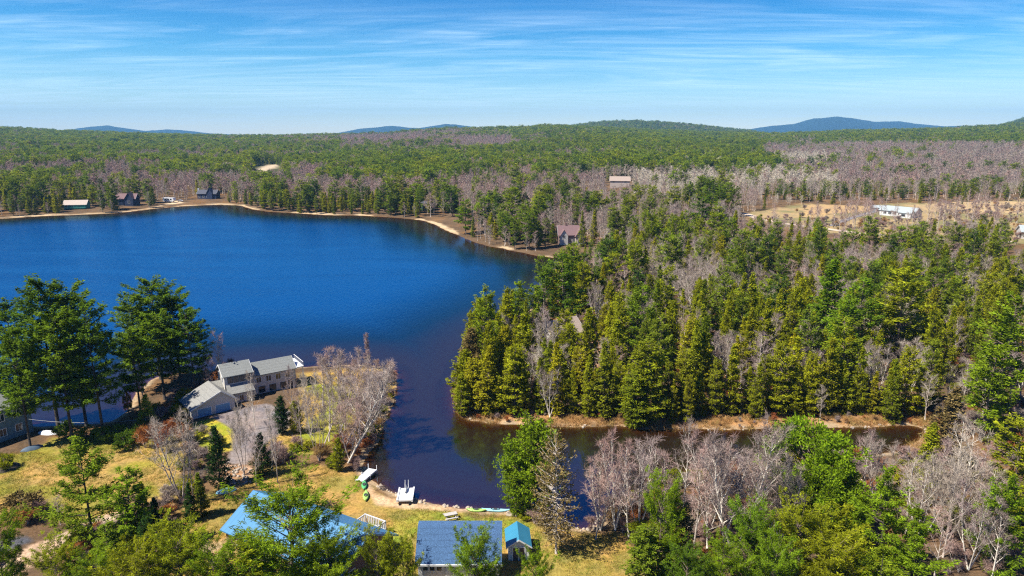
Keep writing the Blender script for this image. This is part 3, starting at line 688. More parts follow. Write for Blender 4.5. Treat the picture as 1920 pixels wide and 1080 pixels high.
# ------------------------------------------------------------------ the grey house on its point: three blocks joined
A36 = R(35)
hx, hy = -57.7, 131.5; hz = gz(hx, hy) - .1
H = thing('lake_house', 'grey two-storey house with low porch roof and long wing on the grassy point', 'house', (hx, hy, .35), A36)
zb = .3
gable(H, -.6, 4.8, 1.2, 7.2, zb, 6.3, 8.0, 'clap_grey', 'shingle_greygreen')
mb = MB(); mb.slab([(-.4, 1.15, 4.4), (4.6, 1.15, 4.4), (4.8, -.9, 3.0), (-.6, -.9, 3.0)], .15); pr = mb.obj('roof', ['shingle_grey'], H)
MB().box((-.2, -.4, zb), (4.4, 1.18, 3.2)).obj('wall', ['clap_grey'], H)
gable(H, 5.2, 14.2, 2.6, 8.6, zb, 4.9, 6.7, 'clap_grey', 'shingle_greygreen')
MB().slab([(14.6, 2.4, 5.0), (16.2, 2.4, 5.0), (16.2, 8.8, 5.0), (14.6, 8.8, 5.0)], .25).obj('balcony', ['trim_white'], H)
for xx, yy in ((16, 2.6), (16, 8.6)): MB().box((xx - .09, yy - .09, zb), (xx + .09, yy + .09, 4.75)).obj('post', ['trim_white'], H)
rl = MB()
for k in range(9): rl.box((16.08, 2.5 + k * .76, 5.0), (16.14, 2.56 + k * .76, 5.9))
rl.box((16.06, 2.4, 5.9), (16.16, 8.8, 5.98)); rl.obj('railing', ['trim_white'], H)
gable(H, -2.4, -.65, 2.6, 6.0, zb, 3.6, 4.6, 'clap_grey', 'shingle_grey', oh=.2)
U = (1, 0, 0); VN = (0, -1, 0); WN = (-1, 0, 0)
window(H, (-.6, 3.4, 4.5), (0, -1, 0), .7, 1.1, WN, 'trim_white'); window(H, (-.6, 6.2, 4.9), (0, -1, 0), .7, 1.1, WN)
for k in range(4): window(H, (.1 + k * 1.15, 1.2, 4.75), U, .85, 1.1, VN, 'trim_dark')
for k in range(3): window(H, (.3 + k * 1.4, -.4, 1.1), U, .8, 1.2, VN)
for k in range(4): window(H, (6 + k * 2.05, 2.6, 3.1), U, 1.0, 1.2, VN)
for k in range(3): window(H, (6.4 + k * 2.3, 2.6, .9), U, 1.2, 1.2, VN, 'trim_dark')
door(H, (12.6, 2.6, zb + .1), U, 1.0, 2.1, VN, 'door_brown')
window(H, (14.2, 4.6, 2.9), (0, 1, 0), 1.4, 1.4, (1, 0, 0))
MB().box((-.35, 7.6, 6.9), (.35, 8.2, 8.6)).obj('chimney', ['trim_white'], H)
# garage, attached at an angle on its own footing
AG = R(41)
G = thing('garage', 'grey garage with wide shingled gable roof and two blue doors beside the lake house', 'garage', (-62.0, 123.8, 0), AG)
# ridge runs back from the front wall: build with x <-> y swapped
mb = MB(); prf = [(0, .3), (8.1, .3), (8.1, 3.4), (5.6, 5.35), (0, 3.0)]
mb.prism([(x, z) for x, z in prf], .0, 7.0); mb.obj('wall', ['clap_grey'], G)
mb = MB(); mb.slab([(5.6, -.4, 5.55), (5.6, 7.3, 5.55), (-.45, 7.3, 2.98), (-.45, -.4, 2.98)], .16); mb.slab([(5.6, -.4, 5.55), (8.5, -.4, 3.28), (8.5, 7.3, 3.28), (5.6, 7.3, 5.55)], .16)
gr_ = mb.obj('roof', ['shingle_grey'], G)
mb = MB()
for p, q in (((5.6, 5.56), (-.5, 2.96)), ((5.6, 5.56), (8.55, 3.24))):
    a = [(p[0], -.41, p[1]), (q[0], -.41, q[1]), (q[0], -.41, q[1] - .28), (p[0], -.41, p[1] - .28)]; b = [(x, -.47, z) for x, y, z in a]
    mb.poly(a); mb.poly(b[::-1])
    for i in range(4): j = (i + 1) % 4; mb.poly([a[i], a[j], b[j], b[i]])
mb.obj('trim', ['trim_white'], gr_)
door(G, (1.0, 0, .35), U, 2.5, 2.3, VN, 'door_blue', handle=False); door(G, (4.4, 0, .35), U, 2.7, 2.3, VN, 'door_blue', handle=False)
window(G, (0, 4.4, 1.2), (0, -1, 0), .8, .9, WN)

# ------------------------------------------------------------------ long bungalow with the blue metal roof
BA = R(-30); bx, by = -27.2, 81.7
B = thing('bungalow', 'long brick bungalow with bright blue metal gable roof above the beach', 'house', (bx, by, 0), BA)
bz = gz(bx, by) - .2
gable(B, -10.2, 10.2, -5.0, 5.2, bz, 3.3, 6.1, 'brick', 'metal_blue', oh=.5, trim='metal_blue', yr=.3)
window(B, (10.2, -3.2, 1.6), (0, 1, 0), 1.0, 1.1, (1, 0, 0)); window(B, (10.2, 1.8, 1.6), (0, 1, 0), 1.0, 1.1, (1, 0, 0))
for k in range(5): window(B, (8 - k * 3.8, 5.2, 1.5), (-1, 0, 0), 1.4, 1.2, (0, 1, 0))
for k in range(4): window(B, (-8 + k * 4.6, -5.0, 1.5), (1, 0, 0), 1.4, 1.2, (0, -1, 0))
dk = MB().slab([(2.6, 5.25, 1.3), (6.4, 5.25, 1.3), (6.4, 8.2, 1.3), (2.6, 8.2, 1.3)], .14).obj('deck', ['plank_grey'], B)
rl = MB()
for a, b in (((2.6, 8.15), (6.4, 8.15)), ((2.65, 5.4), (2.65, 8.1)), ((6.35, 5.4), (6.35, 8.1))):
    n = int(max(abs(a[0] - b[0]), abs(a[1] - b[1])) / .3)
    for k in range(n + 1):
        x = a[0] + (b[0] - a[0]) * k / n; y = a[1] + (b[1] - a[1]) * k / n; rl.box((x - .05, y - .05, 1.3), (x + .05, y + .05, 2.4))
    rl.box((min(a[0], b[0]) - .05, min(a[1], b[1]) - .06, 2.4), (max(a[0], b[0]) + .05, max(a[1], b[1]) + .06, 2.52))
rl.obj('railing', ['white_paint'], B)
for x in (2.7, 6.3): MB().box((x - .06, 8.0, 0), (x + .06, 8.12, 1.16)).obj('post', ['white_paint'], B)

# ------------------------------------------------------------------ gambrel garage with blue shingles
gx, gy = -6.6, 77.0
K = thing('shingled_garage', 'white garage with broad dark blue shingled roof beside the little turquoise shed', 'garage', (gx, gy, 0), R(0))
z0 = gz(gx, gy) - .2; pf = [(-2.7, 3.4), (1.0, 6.4), (1.9, 6.5), (2.7, 4.4)]
mb = MB(); full = [(-2.3, z0), (2.4, z0), (2.4, 4.9), (1.85, 6.4), (1.0, 6.35), (-2.3, 3.65)]
for xx in (-5.0, 5.0):
    P = [(xx, y, z) for y, z in full]; mb.poly(P if xx > 0 else P[::-1])
mb.poly([(-5, -2.3, z0), (5, -2.3, z0), (5, -2.3, 3.65), (-5, -2.3, 3.65)]); mb.poly([(5, 2.4, z0), (-5, 2.4, z0), (-5, 2.4, 4.9), (5, 2.4, 4.9)])
mb.obj('wall', ['clap_white'], K)
mb = MB()
for i in range(3):
    (ya, za), (yb, zb_) = pf[i], pf[i + 1]
    mb.slab([(-5.35, ya, za + .15), (5.35, ya, za + .15), (5.35, yb, zb_ + .15), (-5.35, yb, zb_ + .15)], .14)
ro = mb.obj('roof', ['shingle_blue'], K)
mb = MB().box((-5.4, -2.84, 3.32), (5.4, -2.72, 3.54)); mb.obj('trim', ['trim_white'], ro)
for k in range(3): window(K, (-4.4 + k * .85, -2.3, 2.4), U, .6, .5, VN, bars=0)
door(K, (-1.5, -2.3, z0 + .1), U, 2.2, 2.0, VN, 'white_paint', handle=False)
window(K, (2.2, -2.3, 1.6), U, 1.1, 1.0, VN)
# ------------------------------------------------------------------ garden shed
sx, sy = .8, 81.2
S = thing('garden_shed', 'small white shed with turquoise metal gable roof and brown doors', 'shed', (sx, sy, 0), R(3))
sz = gz(sx, sy) - .1
mb = MB(); mb.prism([(-1.35, sz), (1.35, sz), (1.35, 2.75), (0, 3.65), (-1.35, 2.75)], -1.9, 1.9); mb.obj('wall', ['clap_white'], S)
mb = MB(); mb.slab([(0, -2.2, 3.85), (0, 2.2, 3.85), (-1.7, 2.2, 2.72), (-1.7, -2.2, 2.72)], .1); mb.slab([(0, -2.2, 3.85), (1.7, -2.2, 2.72), (1.7, 2.2, 2.72), (0, 2.2, 3.85)], .1)
ro = mb.obj('roof', ['metal_teal'], S)
mb = MB()
for s_ in (-1, 1):
    a = [(0, -2.21, 3.86), (s_ * 1.72, -2.21, 2.7), (s_ * 1.72, -2.21, 2.52), (0, -2.21, 3.66)]; b = [(x, -2.26, z) for x, y, z in a]; mb.poly(a); mb.poly(b[::-1])
    for i in range(4): j = (i + 1) % 4; mb.poly([a[i], a[j], b[j], b[i]])
mb.obj('trim', ['trim_white'], ro)
for k in range(2): door(S, (-.78 + k * .8, -1.9, sz + .1), U, .72, 1.9, VN, 'door_brown')

# ------------------------------------------------------------------ slate-blue house at the left edge
lx, ly, lz = rayground(12, 838)
L = thing('slate_house', 'slate-blue two-storey house with white window frames at the left edge', 'house', (lx - 5.8, ly + 3.2, 0), R(64))
lz = gz(lx, ly) - .3
gable(L, -6, 6, -3.6, 3.6, lz, 6.6, 8.8, 'clap_slate', 'shingle_greygreen', oh=.3)
for zz in (1.6, 4.4):
    for k in range(4): window(L, (-5 + k * 2.7, -3.6, zz), U, 1.1, 1.3, VN)
    for k in range(2): window(L, (-6, 2.4 - k * 3.2, zz), (0, -1, 0), 1.0, 1.3, WN)
# ------------------------------------------------------------------ cabin hidden in the point's trees
px_, py_, pz_ = rayground(1050, 668)
T1 = thing('cabin', 'grey cabin with pale brown roof showing between cedars on the wooded point', 'house', (12.0, 166.5, gz(12, 166)), R(35))
gable(T1, -5, 5, -3.6, 3.6, -.5, 5.4, 8.2, 'clap_grey', 'roof_tan', oh=.5, chimney=(1.5, .6, 9.4))
for k in range(3): window(T1, (-4 + k * 3, -3.6, 2.6), U, 1.2, 1.4, VN)
window(T1, (-5, 1.8, 2.6), (0, -1, 0), 1.2, 1.5, WN); window(T1, (5, -1.2, 4.0), (0, 1, 0), 1.2, 1.5, (1, 0, 0))
# ------------------------------------------------------------------ brown double-gabled house across the bay
qx, qy, qz = rayground(1072, 457)
T2 = thing('bay_house', 'dark brown house with two steep front gables behind the bay shore', 'house', (qx, qy, qz), R(4))
gable(T2, -7, 5, -3, 4, -.8, 5.2, 9.2, 'clap_brown', 'roof_brown', oh=.5, chimney=(-3, .5, 10.6))
def crossgable(par, xc, w, y0, y1, ze, zr, wall, roof):
    mb = MB(); mb.prism([(xc - w, -.8), (xc + w, -.8), (xc + w, ze), (xc, zr), (xc - w, ze)], y0, y1); mb.obj('wall', [wall], par)
    mb = MB(); s = (zr - ze) / w
    mb.slab([(xc, y0 - .4, zr + .2), (xc, y1, zr + .2), (xc - w - .4, y1, ze + .2 - s * .4), (xc - w - .4, y0 - .4, ze + .2 - s * .4)], .16)
    mb.slab([(xc, y0 - .4, zr + .2), (xc + w + .4, y0 - .4, ze + .2 - s * .4), (xc + w + .4, y1, ze + .2 - s * .4), (xc, y1, zr + .2)], .16)
    mb.obj('roof', [roof], par)
crossgable(T2, -4.6, 2.0, -4.4, 0, 4.6, 7.6, 'clap_grey', 'roof_brown'); crossgable(T2, 3.6, 2.4, -5.0, 0, 4.6, 8.4, 'roof_pale', 'roof_brown')
window(T2, (3.0, -5.0, 4.4), U, 1.2, 1.6, VN); window(T2, (2.4, -5.0, 1.0), U, 2.4, 1.6, VN); window(T2, (-5.2, -4.4, 3.6), U, 1.2, 1.4, VN)
for k in range(2): window(T2, (-1.8 + k * 1.7, -3.0, 1.2), U, 1.1, 1.8, VN)
# ------------------------------------------------------------------ white ranch house in the field
fx_, fy_, fz_ = rayground(1692, 405)
T3 = thing('ranch_house', 'long white ranch house with pale grey roof in the tan field', 'house', (fx_, fy_, fz_), R(-56))
gable(T3, -12, 9, -4.5, 4.5, -1, 3.2, 5.6, 'clap_white', 'roof_white', oh=.5)
gable(T3, 2.0, 8.9, -8.5, -4.6, -1, 3.1, 4.8, 'clap_white', 'roof_white', oh=.4)
for k in range(4): window(T3, (-9.5 + k * 3.0, -4.5, 1.0), U, 1.8, 1.3, VN)
for k in range(2): window(T3, (9, -3 + k * 3.6, 1.0), (0, 1, 0), 1.4, 1.3, (1, 0, 0))
window(T3, (3.5, -8.5, .8), U, 2.2, 1.2, VN, 'trim_dark')
q = rayground(1658, 398)
T4 = thing('field_shed', 'low grey-blue outbuilding beside the white ranch house in the field', 'shed', (q[0] - 1, q[1] + 6, q[2]), R(-30))
gable(T4, -4.5, 4.5, -3, 3, -1, 2.6, 3.8, 'clap_slate', 'roof_white', oh=.4); door(T4, (-1.4, -3, -.6), U, 2.8, 2.4, VN, 'trim_dark', handle=False)
q = rayground(1918, 449)
T5 = thing('roadside_house', 'white house half out of view at the right edge beyond the pines', 'house', (q[0] + 9.5, q[1] + 3, q[2]), R(-20))
gable(T5, -8, 8, -4, 4, -1, 3.6, 6.2, 'clap_grey', 'roof_white', oh=.5); window(T5, (-6, -4, 2.0), U, 1.6, 1.4, VN); window(T5, (-2, -4, 2.0), U, 1.6, 1.4, VN)
# pinkish building in the pale woods
q = rayground(1162, 350)
T6 = thing('forest_house', 'pale pinkish building standing alone in the grey leafless woods', 'house', (q[0], q[1], q[2]), R(-8))
gable(T6, -9, 9, -5, 5, -1, 6, 9.5, 'roof_pale', 'roof_tan', oh=.6); window(T6, (-7, -5, 4), U, 2, 1.6, VN); window(T6, (4, -5, 4), U, 2, 1.6, VN)
# ------------------------------------------------------------------ houses on the far shore
def farhouse(px, py, name, label, wall, roof, w, d, ze, zr, rz, cat='house', wins=3, porch=False, yo=0):
    x, y, z = rayground(px, py); t = thing(name, label, cat, (x, y + yo, z), R(rz))
    gable(t, -w, w, -d, d, -1.5, ze, zr, wall, roof, oh=.6)
    for k in range(wins): window(t, (-w + 1 + k * (2 * w - 2) / wins, -d, 1.2), U, 1.5, 1.5, VN)
    if porch:
        MB().slab([(-w, -d - 2.6, 1.0), (w, -d - 2.6, 1.0), (w, -d - .05, 1.0), (-w, -d - .05, 1.0)], .2).obj('porch', ['clap_teal'], t)
        pm = MB()
        for k in range(5): pm.box((-w + k * w / 2 - .1, -d - 2.5, 1.0), (-w + k * w / 2 + .1, -d - 2.3, 2.9))
        pm.box((-w, -d - 2.5, 1.9), (w, -d - 2.4, 2.0)); pm.obj('railing', ['clap_teal'], t)
    return t
farhouse(145, 391, 'shore_cottage', 'teal-walled cottage with pale roof and porch on the far left shore', 'clap_teal', 'roof_pale', 7.5, 4, 3.4, 6.2, 12, porch=True)
t = farhouse(240, 384, 'navy_house', 'navy blue house with steep front gable on the far left shore', 'clap_navy', 'roof_brown', 7.5, 4, 5.2, 8.6, 4, wins=2)
crossgable(t, 4.0, 3.0, -6.5, 0, 5.4, 9.6, 'clap_navy', 'roof_brown'); window(t, (3.2, -6.5, 1.6), U, 1.6, 2.0, VN)
t = farhouse(392, 372, 'chimney_house', 'blue-grey house with white end chimney on the far left shore', 'clap_navy', 'roof_slate', 8, 4, 4.4, 7.2, -3, wins=4)
crossgable(t, 3.0, 2.4, -5.0, 0, 5.0, 8.8, 'clap_navy', 'roof_slate'); MB().box((-8.9, -.6, -1), (-8.05, .6, 8.6)).obj('chimney', ['white_paint'], t)
farhouse(800, 396, 'wooded_house', 'small blue-grey house glimpsed among trees above the curved sandy shore', 'clap_slate', 'roof_slate', 4.5, 3.5, 4, 6.5, 20, wins=2, yo=8)
# camper van on its sand lot
q = rayground(318, 379)
V_ = thing('camper', 'white camper parked on the sand lot by the far shore', 'camper', (q[0], q[1], q[2]), R(-12))
mb = MB(); mb.prism([(-5, .7), (4.2, .7), (5, 1.6), (4.4, 3.6), (-5, 3.6)], -1.4, 1.4); mb.obj('body', ['white_paint'], V_)
for xx in (-3, -.6, 1.8): window(V_, (xx, -1.4, 1.9), U, 1.3, .9, VN, 'trim_dark', bars=0)
for xx in (-2.6, 2.6):
    for yy in (-1.3, 1.3): MB().tube([(xx, yy - .15, .45), (xx, yy + .15, .45)], .45, 12).obj('wheel', ['rubber'], V_)
q = rayground(338, 378)
V2 = thing('parked_car', 'small white car parked right of the camper on the sand lot', 'car', (q[0], q[1], q[2]), R(15))
mb = MB(); mb.prism([(-2.2, .4), (2.2, .4), (2.25, .95), (1.3, 1.05), (.7, 1.55), (-1.0, 1.55), (-1.8, 1.0), (-2.25, .9)], -.85, .85); mb.obj('body', ['white_paint'], V2)
MB().prism([(-1.5, 1.06), (1.1, 1.08), (.66, 1.5), (-.96, 1.5)], -.87, .87).obj('window', ['glass'], V2)
for xx in (-1.4, 1.4):
    for yy in (-.8, .8): MB().tube([(xx, yy - .1, .33), (xx, yy + .1, .33)], .33, 12).obj('wheel', ['rubber'], V2)

# ------------------------------------------------------------------ things on the beach
def place(px, py): return rayground(px, py)
a = np.array(place(674, 905)); b = np.array(at(699, 879, .7) + (.7,)); dv_ = b - a; ln = float(np.hypot(dv_[0], dv_[1])); ang = math.atan2(dv_[1], dv_[0])
D = thing('dock', 'narrow white aluminium dock reaching into the cove from the beach', 'dock', (a[0], a[1], .0), ang)
MB().box((0, -.65, .55), (ln, .65, .68)).obj('deck', ['plank_white'], D)
for s_ in (-1, 1):
    MB().box((0, s_ * .7 - .05, .45), (ln, s_ * .7 + .05, .72)).obj('side_rail', ['white_paint'], D)
    MB().box((ln - .12, s_ * .8 - .05, -1.2), (ln - .02, s_ * .8 + .05, 1.5)).obj('post', ['white_paint'], D)
    MB().box((ln * .5 - .05, s_ * .8 - .05, -1.2), (ln * .5 + .05, s_ * .8 + .05, 1.0)).obj('post', ['white_paint'], D)
def kayak(px, py, L_, Wd, rz, matn, label, hull2=None, tilt=0.0):
    x, y, z = place(px, py); t = thing('kayak', label, 'kayak', (x, y, z + .02), rz, 'kayaks drawn up on the shore'); t.rotation_euler[0] = tilt
    n = 13; V = []; Q = []
    for i in range(n):
        s = i / (n - 1) * 2 - 1; w = Wd / 2 * (1 - abs(s) ** 2.3) + .015; lift = .18 * abs(s) ** 3
        for (cx, cz) in ((0, 0.0), (-.75, .06), (-1, .24), (-.55, .34), (0, .37), (.55, .34), (1, .24), (.75, .06)):
            V.append((s * L_ / 2, cx * w, cz * (1 - .25 * abs(s)) + lift))
    for i in range(n - 1):
        for k in range(8): Q.append((i * 8 + k, i * 8 + (k + 1) % 8, (i + 1) * 8 + (k + 1) % 8, (i + 1) * 8 + k))
    Q.append((0, 1, 2, 3)); Q.append((4, 5, 6, 7)); e = (n - 1) * 8; Q.append((e + 3, e + 2, e + 1, e)); Q.append((e + 7, e + 6, e + 5, e + 4))
    obj('hull', mesh('hull', V, np.array(Q), matn, smooth=True), t)
    mb = MB(); mb.tube([(L_ * .16 * math.cos(k * .5236), Wd * .27 * math.sin(k * .5236), .385) for k in range(13)], .04, 5); mb.obj('cockpit_rim', ['rubber'], t)
    MB().box((-.28, -.2, .30), (.25, .2, .40)).obj('seat', ['trim_dark'], t)
kayak(683, 912, 3.0, .85, R(-78), 'kayak_green', 'dark green kayak nearest the white dock, end on to the water')
kayak(686, 932, 3.2, .9, R(-80), 'kayak_lime', 'lime green kayak lying below the dark green one on the lawn')
kayak(893, 958.5, 2.9, .85, R(-3), 'kayak_lime', 'pale green kayak lying along the rocky shore beside the blue one')
kayak(929, 958.5, 4.2, .8, R(-4), 'kayak_blue', 'light blue kayak lying along the rocky shore near the evergreen')
x, y, z = place(761, 936)
Rf = thing('swim_raft', 'square white swim raft on wheels pulled up on the sandy beach', 'raft', (x, y, z), R(4))
MB().slab([(-1.05, -2.0, 1.0), (1.05, -2.0, 1.0), (1.1, 2.1, .75), (-1.1, 2.1, .75)], .22).obj('deck', ['plank_white'], Rf)
for s_ in (-1, 1):
    MB().slab([(s_ * 1.12 - .12, -2.1, 1.12), (s_ * 1.12 + .12, -2.1, 1.12), (s_ * 1.12 + .12, 2.2, .87), (s_ * 1.12 - .12, 2.2, .87)], .4).obj('side_rail', ['white_paint'], Rf)
    MB().tube([(s_ * .75 - .12, -2.1, .3), (s_ * .75 + .12, -2.1, .3)], .3, 12).obj('wheel', ['rubber'], Rf)
    MB().tube([(s_ * .8, 1.6, -.3), (s_ * .8, 1.6, .7)], .06, 6).obj('leg', ['metal_grey'], Rf)
    MB().tube([(s_ * .25, 2.0, .5), (s_ * .25, 2.1, 1.5), (s_ * .25, 2.5, 1.9), (s_ * .25, 2.8, 1.5)], .045, 6).obj('ladder_rail', ['white_paint'], Rf)
MB().prism([(-.1, .9), (.1, .9), (0, 1.45)], .3, 1.9).obj('fin', ['white_paint'], Rf)
MB().box((-.1, .1, .98), (.1, 1.0, 1.06)).obj('hatch', ['trim_dark'], Rf)
x, y, z = place(845, 972)
Tb = thing('picnic_table', 'weathered grey picnic table on the green lawn behind the blue-shingled garage', 'picnic table', (x, y, z), R(20))
MB().box((-.95, -.4, .7), (.95, .4, .77)).obj('tabletop', ['plank_grey'], Tb)
for s_ in (-1, 1):
    MB().box((-.95, s_ * .75 - .14, .42), (.95, s_ * .75 + .14, .47)).obj('bench', ['plank_grey'], Tb)
    MB().tube([(s_ * .65, -.75, 0), (s_ * .65, -.2, .7)], .05, 4).obj('leg', ['plank_grey'], Tb); MB().tube([(s_ * .65, .75, 0), (s_ * .65, .2, .7)], .05, 4).obj('leg', ['plank_grey'], Tb)
    MB().box((s_ * .65 - .04, -.85, .34), (s_ * .65 + .04, .85, .42)).obj('brace', ['plank_grey'], Tb)
x, y, z = place(960, 967)
Bx = thing('step', 'pale stone step at the water edge right of the blue kayak', 'step', (x, y, z), R(-6))
MB().box((-.8, -.5, -.1), (.8, .5, .28)).obj('slab', ['rock'], Bx); MB().box((-.7, .1, .28), (.7, .5, .5)).obj('riser', ['rock'], Bx)
# brush heap and tarped thing by the bungalow
rg = np.random.default_rng(8)
def heap(px, py, name, label, cat, mat, w, n=60, l=1.2):
    x, y, z = place(px, py); mb = MB()
    for k in range(n):
        c = rg.normal(0, w * .35, 2); d = rg.normal(0, 1, 3); d[2] *= .35; d = d / np.linalg.norm(d) * l * rg.uniform(.4, 1); h0 = max(.06, .45 - np.hypot(*c) * .3)
        mb.tube([(c[0] - d[0] / 2, c[1] - d[1] / 2, h0 - d[2] / 2 + .1), (c[0] + d[0] / 2, c[1] + d[1] / 2, h0 + d[2] / 2 + .1)], .04, 4)
    return thing(name, label, cat, (x, y, z), 0, None, mb.mesh(name, [mat]))
heap(614, 950, 'firewood_pile', 'heap of dark branches on the lawn behind the blue bungalow roof', 'wood pile', 'bark_dark', 1.6)
heap(716, 918, 'driftwood', 'tangle of grey driftwood on the sand between kayaks and raft', 'driftwood', 'bark', 1.0, 26, .9)
def mound(px, py, label, mat, s=(1.6, .9, .8), rz=0.3, name='covered_boat', cat='boat'):
    x, y, z = place(px, py); V = []; Q = []
    n = 11
    for i in range(n):
        u_ = i / (n - 1) * 2 - 1
        for j in range(7):
            v_ = j / 6 * 2 - 1; wd = s[1] * (1 - abs(u_) ** 2.6 * .85)
            V.append((u_ * s[0], v_ * wd, max(0, s[2] * (1 - v_ * v_) * (1 - abs(u_) ** 3 * .7)) + rg.uniform(0, .05)))
    for i in range(n - 1):
        for j in range(6): Q.append((i * 7 + j, (i + 1) * 7 + j, (i + 1) * 7 + j + 1, i * 7 + j + 1))
    me = mesh(name, V, np.array(Q), mat, smooth=True); return thing(name, label, cat, (x, y, z), rz, None, me)
mound(424, 922, 'light blue upturned boat in the shade of the spruces beside the lawn', 'kayak_blue', (1.5, .7, .6), .5)
mound(90, 813, 'white upturned rowing boat by the shore under the tall pines', 'white_paint', (1.9, .8, .6), -.1, 'rowing_boat')
mound(60, 842, 'dark slate-blue mound standing in for the shadow by the slate house', 'mound', (1.7, .9, .6), .8, 'shadow_mound', 'mound')  # low dark sheet set where only the house's shadow falls
x, y, z = place(10, 878)
thing('ring_bed', 'round mulch bed under the clipped bush on the left lawn', 'flower bed', (x, y, z), 0, None, MB().tube([(0, 0, -.3), (0, 0, .12)], 2.0, 20).mesh('ring_bed', ['bark_dark']))
tree('bush', 'bush', 'round yellow-green bush in a mulch ring on the left lawn', 'bush', x, y, z, 2.6, leaf='yellow_leaves', wid=1.1)
# overhead cable strung from the slate house
a = np.array([-99, 116, 6.5]); b = np.array(rayground(275, 800)) + [0, 0, 1.5]; mb = MB()
mb.tube([a + (b - a) * k / 16 - np.array([0, 0, 1.6 * math.sin(math.pi * k / 16)]) for k in range(17)], .035, 4)
mb.tube([b - [0, 0, 1.6], b + [0, 0, .4]], .08, 6)
thing('overhead_cable', 'thin cable running from the slate house past the tall pines', 'cable', (0, 0, 0), 0, None, mb.mesh('overhead_cable', ['metal_grey']))
# drives across the field
def ribbon(name, pts, w, mat, lift=.12):
    P = [rayground(*p) for p in pts]; n = 8; path = []
    for i in range(len(P) - 1):
        for k in range(n):
            f = k / n; path.append((P[i][0] * (1 - f) + P[i + 1][0] * f, P[i][1] * (1 - f) + P[i + 1][1] * f))
    path.append(P[-1][:2]); V = []; Q = []
    for i, p in enumerate(path):
        a = path[max(i - 1, 0)]; b = path[min(i + 1, len(path) - 1)]; dx, dy = b[0] - a[0], b[1] - a[1]; l = math.hypot(dx, dy)
        nx, ny = -dy / l, dx / l
        for k in (-1, -.33, .33, 1): xx, yy = p[0] + nx * w / 2 * k, p[1] + ny * w / 2 * k; V.append((xx, yy, gz(xx, yy) + lift))
    for i in range(len(path) - 1):
        for k in range(3): Q.append((i * 4 + k, i * 4 + k + 1, i * 4 + k + 5, i * 4 + k + 4)[::-1])
    obj(name, mesh(name, V, np.array(Q), mat, smooth=True), kind='structure')
ribbon('road', ROAD_DIRT, 5.5, 'dirt_far'); ribbon('driveway', [(1560, 424), (1585, 413), (1615, 403), (1640, 397), (1660, 396)], 4, 'asphalt_far', .16)

# ------------------------------------------------------------------ trees one can point at
def hero(key, px, py, h, name, label, cat, base=False, **kw):
    x, y, z = place(px, py) if base else under(px, py, h)
    if not base and float(terrain(np.array([x]), np.array([y]), True)[1][0]) < .4:   # a tree stands on land: try the nearest dry spot
        for c_, dh, dp in sorted((abs(dh) * 6 + abs(dp), dh, dp) for dh in (0, -.5, .5, -1, 1, -1.5, 1.5, -2, 2, -3, 3) for dp in (0, 6, -6, 12, -12, 18, -18, 26, -26, 36)):
            q_ = under(px + dp, py, h + dh)
            if float(terrain(np.array([q_[0]]), np.array([q_[1]]), True)[1][0]) > .4: (x, y, z), h = q_, h + dh; break
    HERO.append((x, y)); return tree(key, name, label, cat, x, y, z, h, **kw)
HERO = []; FRONT = []
PN = 'pine tree'; BT = 'bare tree'; HT = 'hemlock tree'; ST = 'spruce tree'
# tall pines on the left shore
for px, py, h, w, v, lb in [
    (68, 537, 27, .95, 0, 'tallest dark pine of the left shore group, second from the picture edge'), (124, 539, 27.5, .85, 1, 'tall dark pine with lone top right of the tallest left shore pine'),
    (8, 575, 24, .95, 2, 'tall dark pine cut by the left picture edge'), (22, 628, 21, .85, 0, 'shorter bright-limbed pine low at the left of the shore group'),
    (160, 575, 25, .8, 2, 'tall dark pine on the right flank of the left shore group'), (100, 590, 24, .9, 1, 'inner pine between the two tallest of the left shore group'),
    (246, 560, 21, 1.05, 2, 'tall pine on the left side of the broad shore clump by the garage'), (280, 531, 21.5, 1.2, 0, 'broad-topped tallest pine of the clump left of the garage'),
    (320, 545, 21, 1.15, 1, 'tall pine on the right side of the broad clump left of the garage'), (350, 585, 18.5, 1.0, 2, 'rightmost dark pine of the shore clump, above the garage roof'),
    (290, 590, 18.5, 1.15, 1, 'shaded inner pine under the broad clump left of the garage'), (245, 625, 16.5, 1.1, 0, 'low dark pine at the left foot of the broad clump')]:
    hero('tallpine', px, py, h, 'white_pine', lb, PN, wid=w, var=v, group='tall pines on the left shore')
# left middle
hero('openpine', 146, 822, 15.5, 'white_pine', 'open-branched bright green young pine with visible trunk on the left lawn', PN, rz=.4)
hero('pine', 232, 880, 12, 'white_pine', 'smaller green pine just right of the open-branched lawn pine', PN, leaf='pine_bright', wid=1.0)
hero('pine', 195, 985, 8, 'white_pine', 'low green pine beside the sandy track at bottom left', PN, leaf='pine_needles', wid=1.2)
hero('spruce', 402, 795, 10.5, 'spruce', 'pointed dark green spruce left of the paved drive', ST, wid=.95, var=0)
hero('spruce', 486, 812, 7.5, 'spruce', 'dark spruce right of the drive with broad shadow on the lawn', ST, wid=1.15, var=1)
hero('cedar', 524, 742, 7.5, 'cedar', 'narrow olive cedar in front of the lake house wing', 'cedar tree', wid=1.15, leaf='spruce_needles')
hero('cedar', 552, 750, 6.5, 'cedar', 'second narrow cedar just right of the olive one by the house wing', 'cedar tree', wid=1.2)
hero('cedar', 632, 820, 6.0, 'cedar', 'small green cedar at the foot of the leaning bare trees', 'cedar tree', wid=1.1)
hero('spruce', 270, 738, 7, 'spruce', 'bushy green spruce under the tall pines beside the orange bush', ST, wid=1.3, leaf='pine_needles')
hero('clump', 236, 733, 5.5, 'orange_bush', 'bright orange leafy bush under the tall pines left of the garage', 'bush', leaf='orange_leaves', wid=.35)
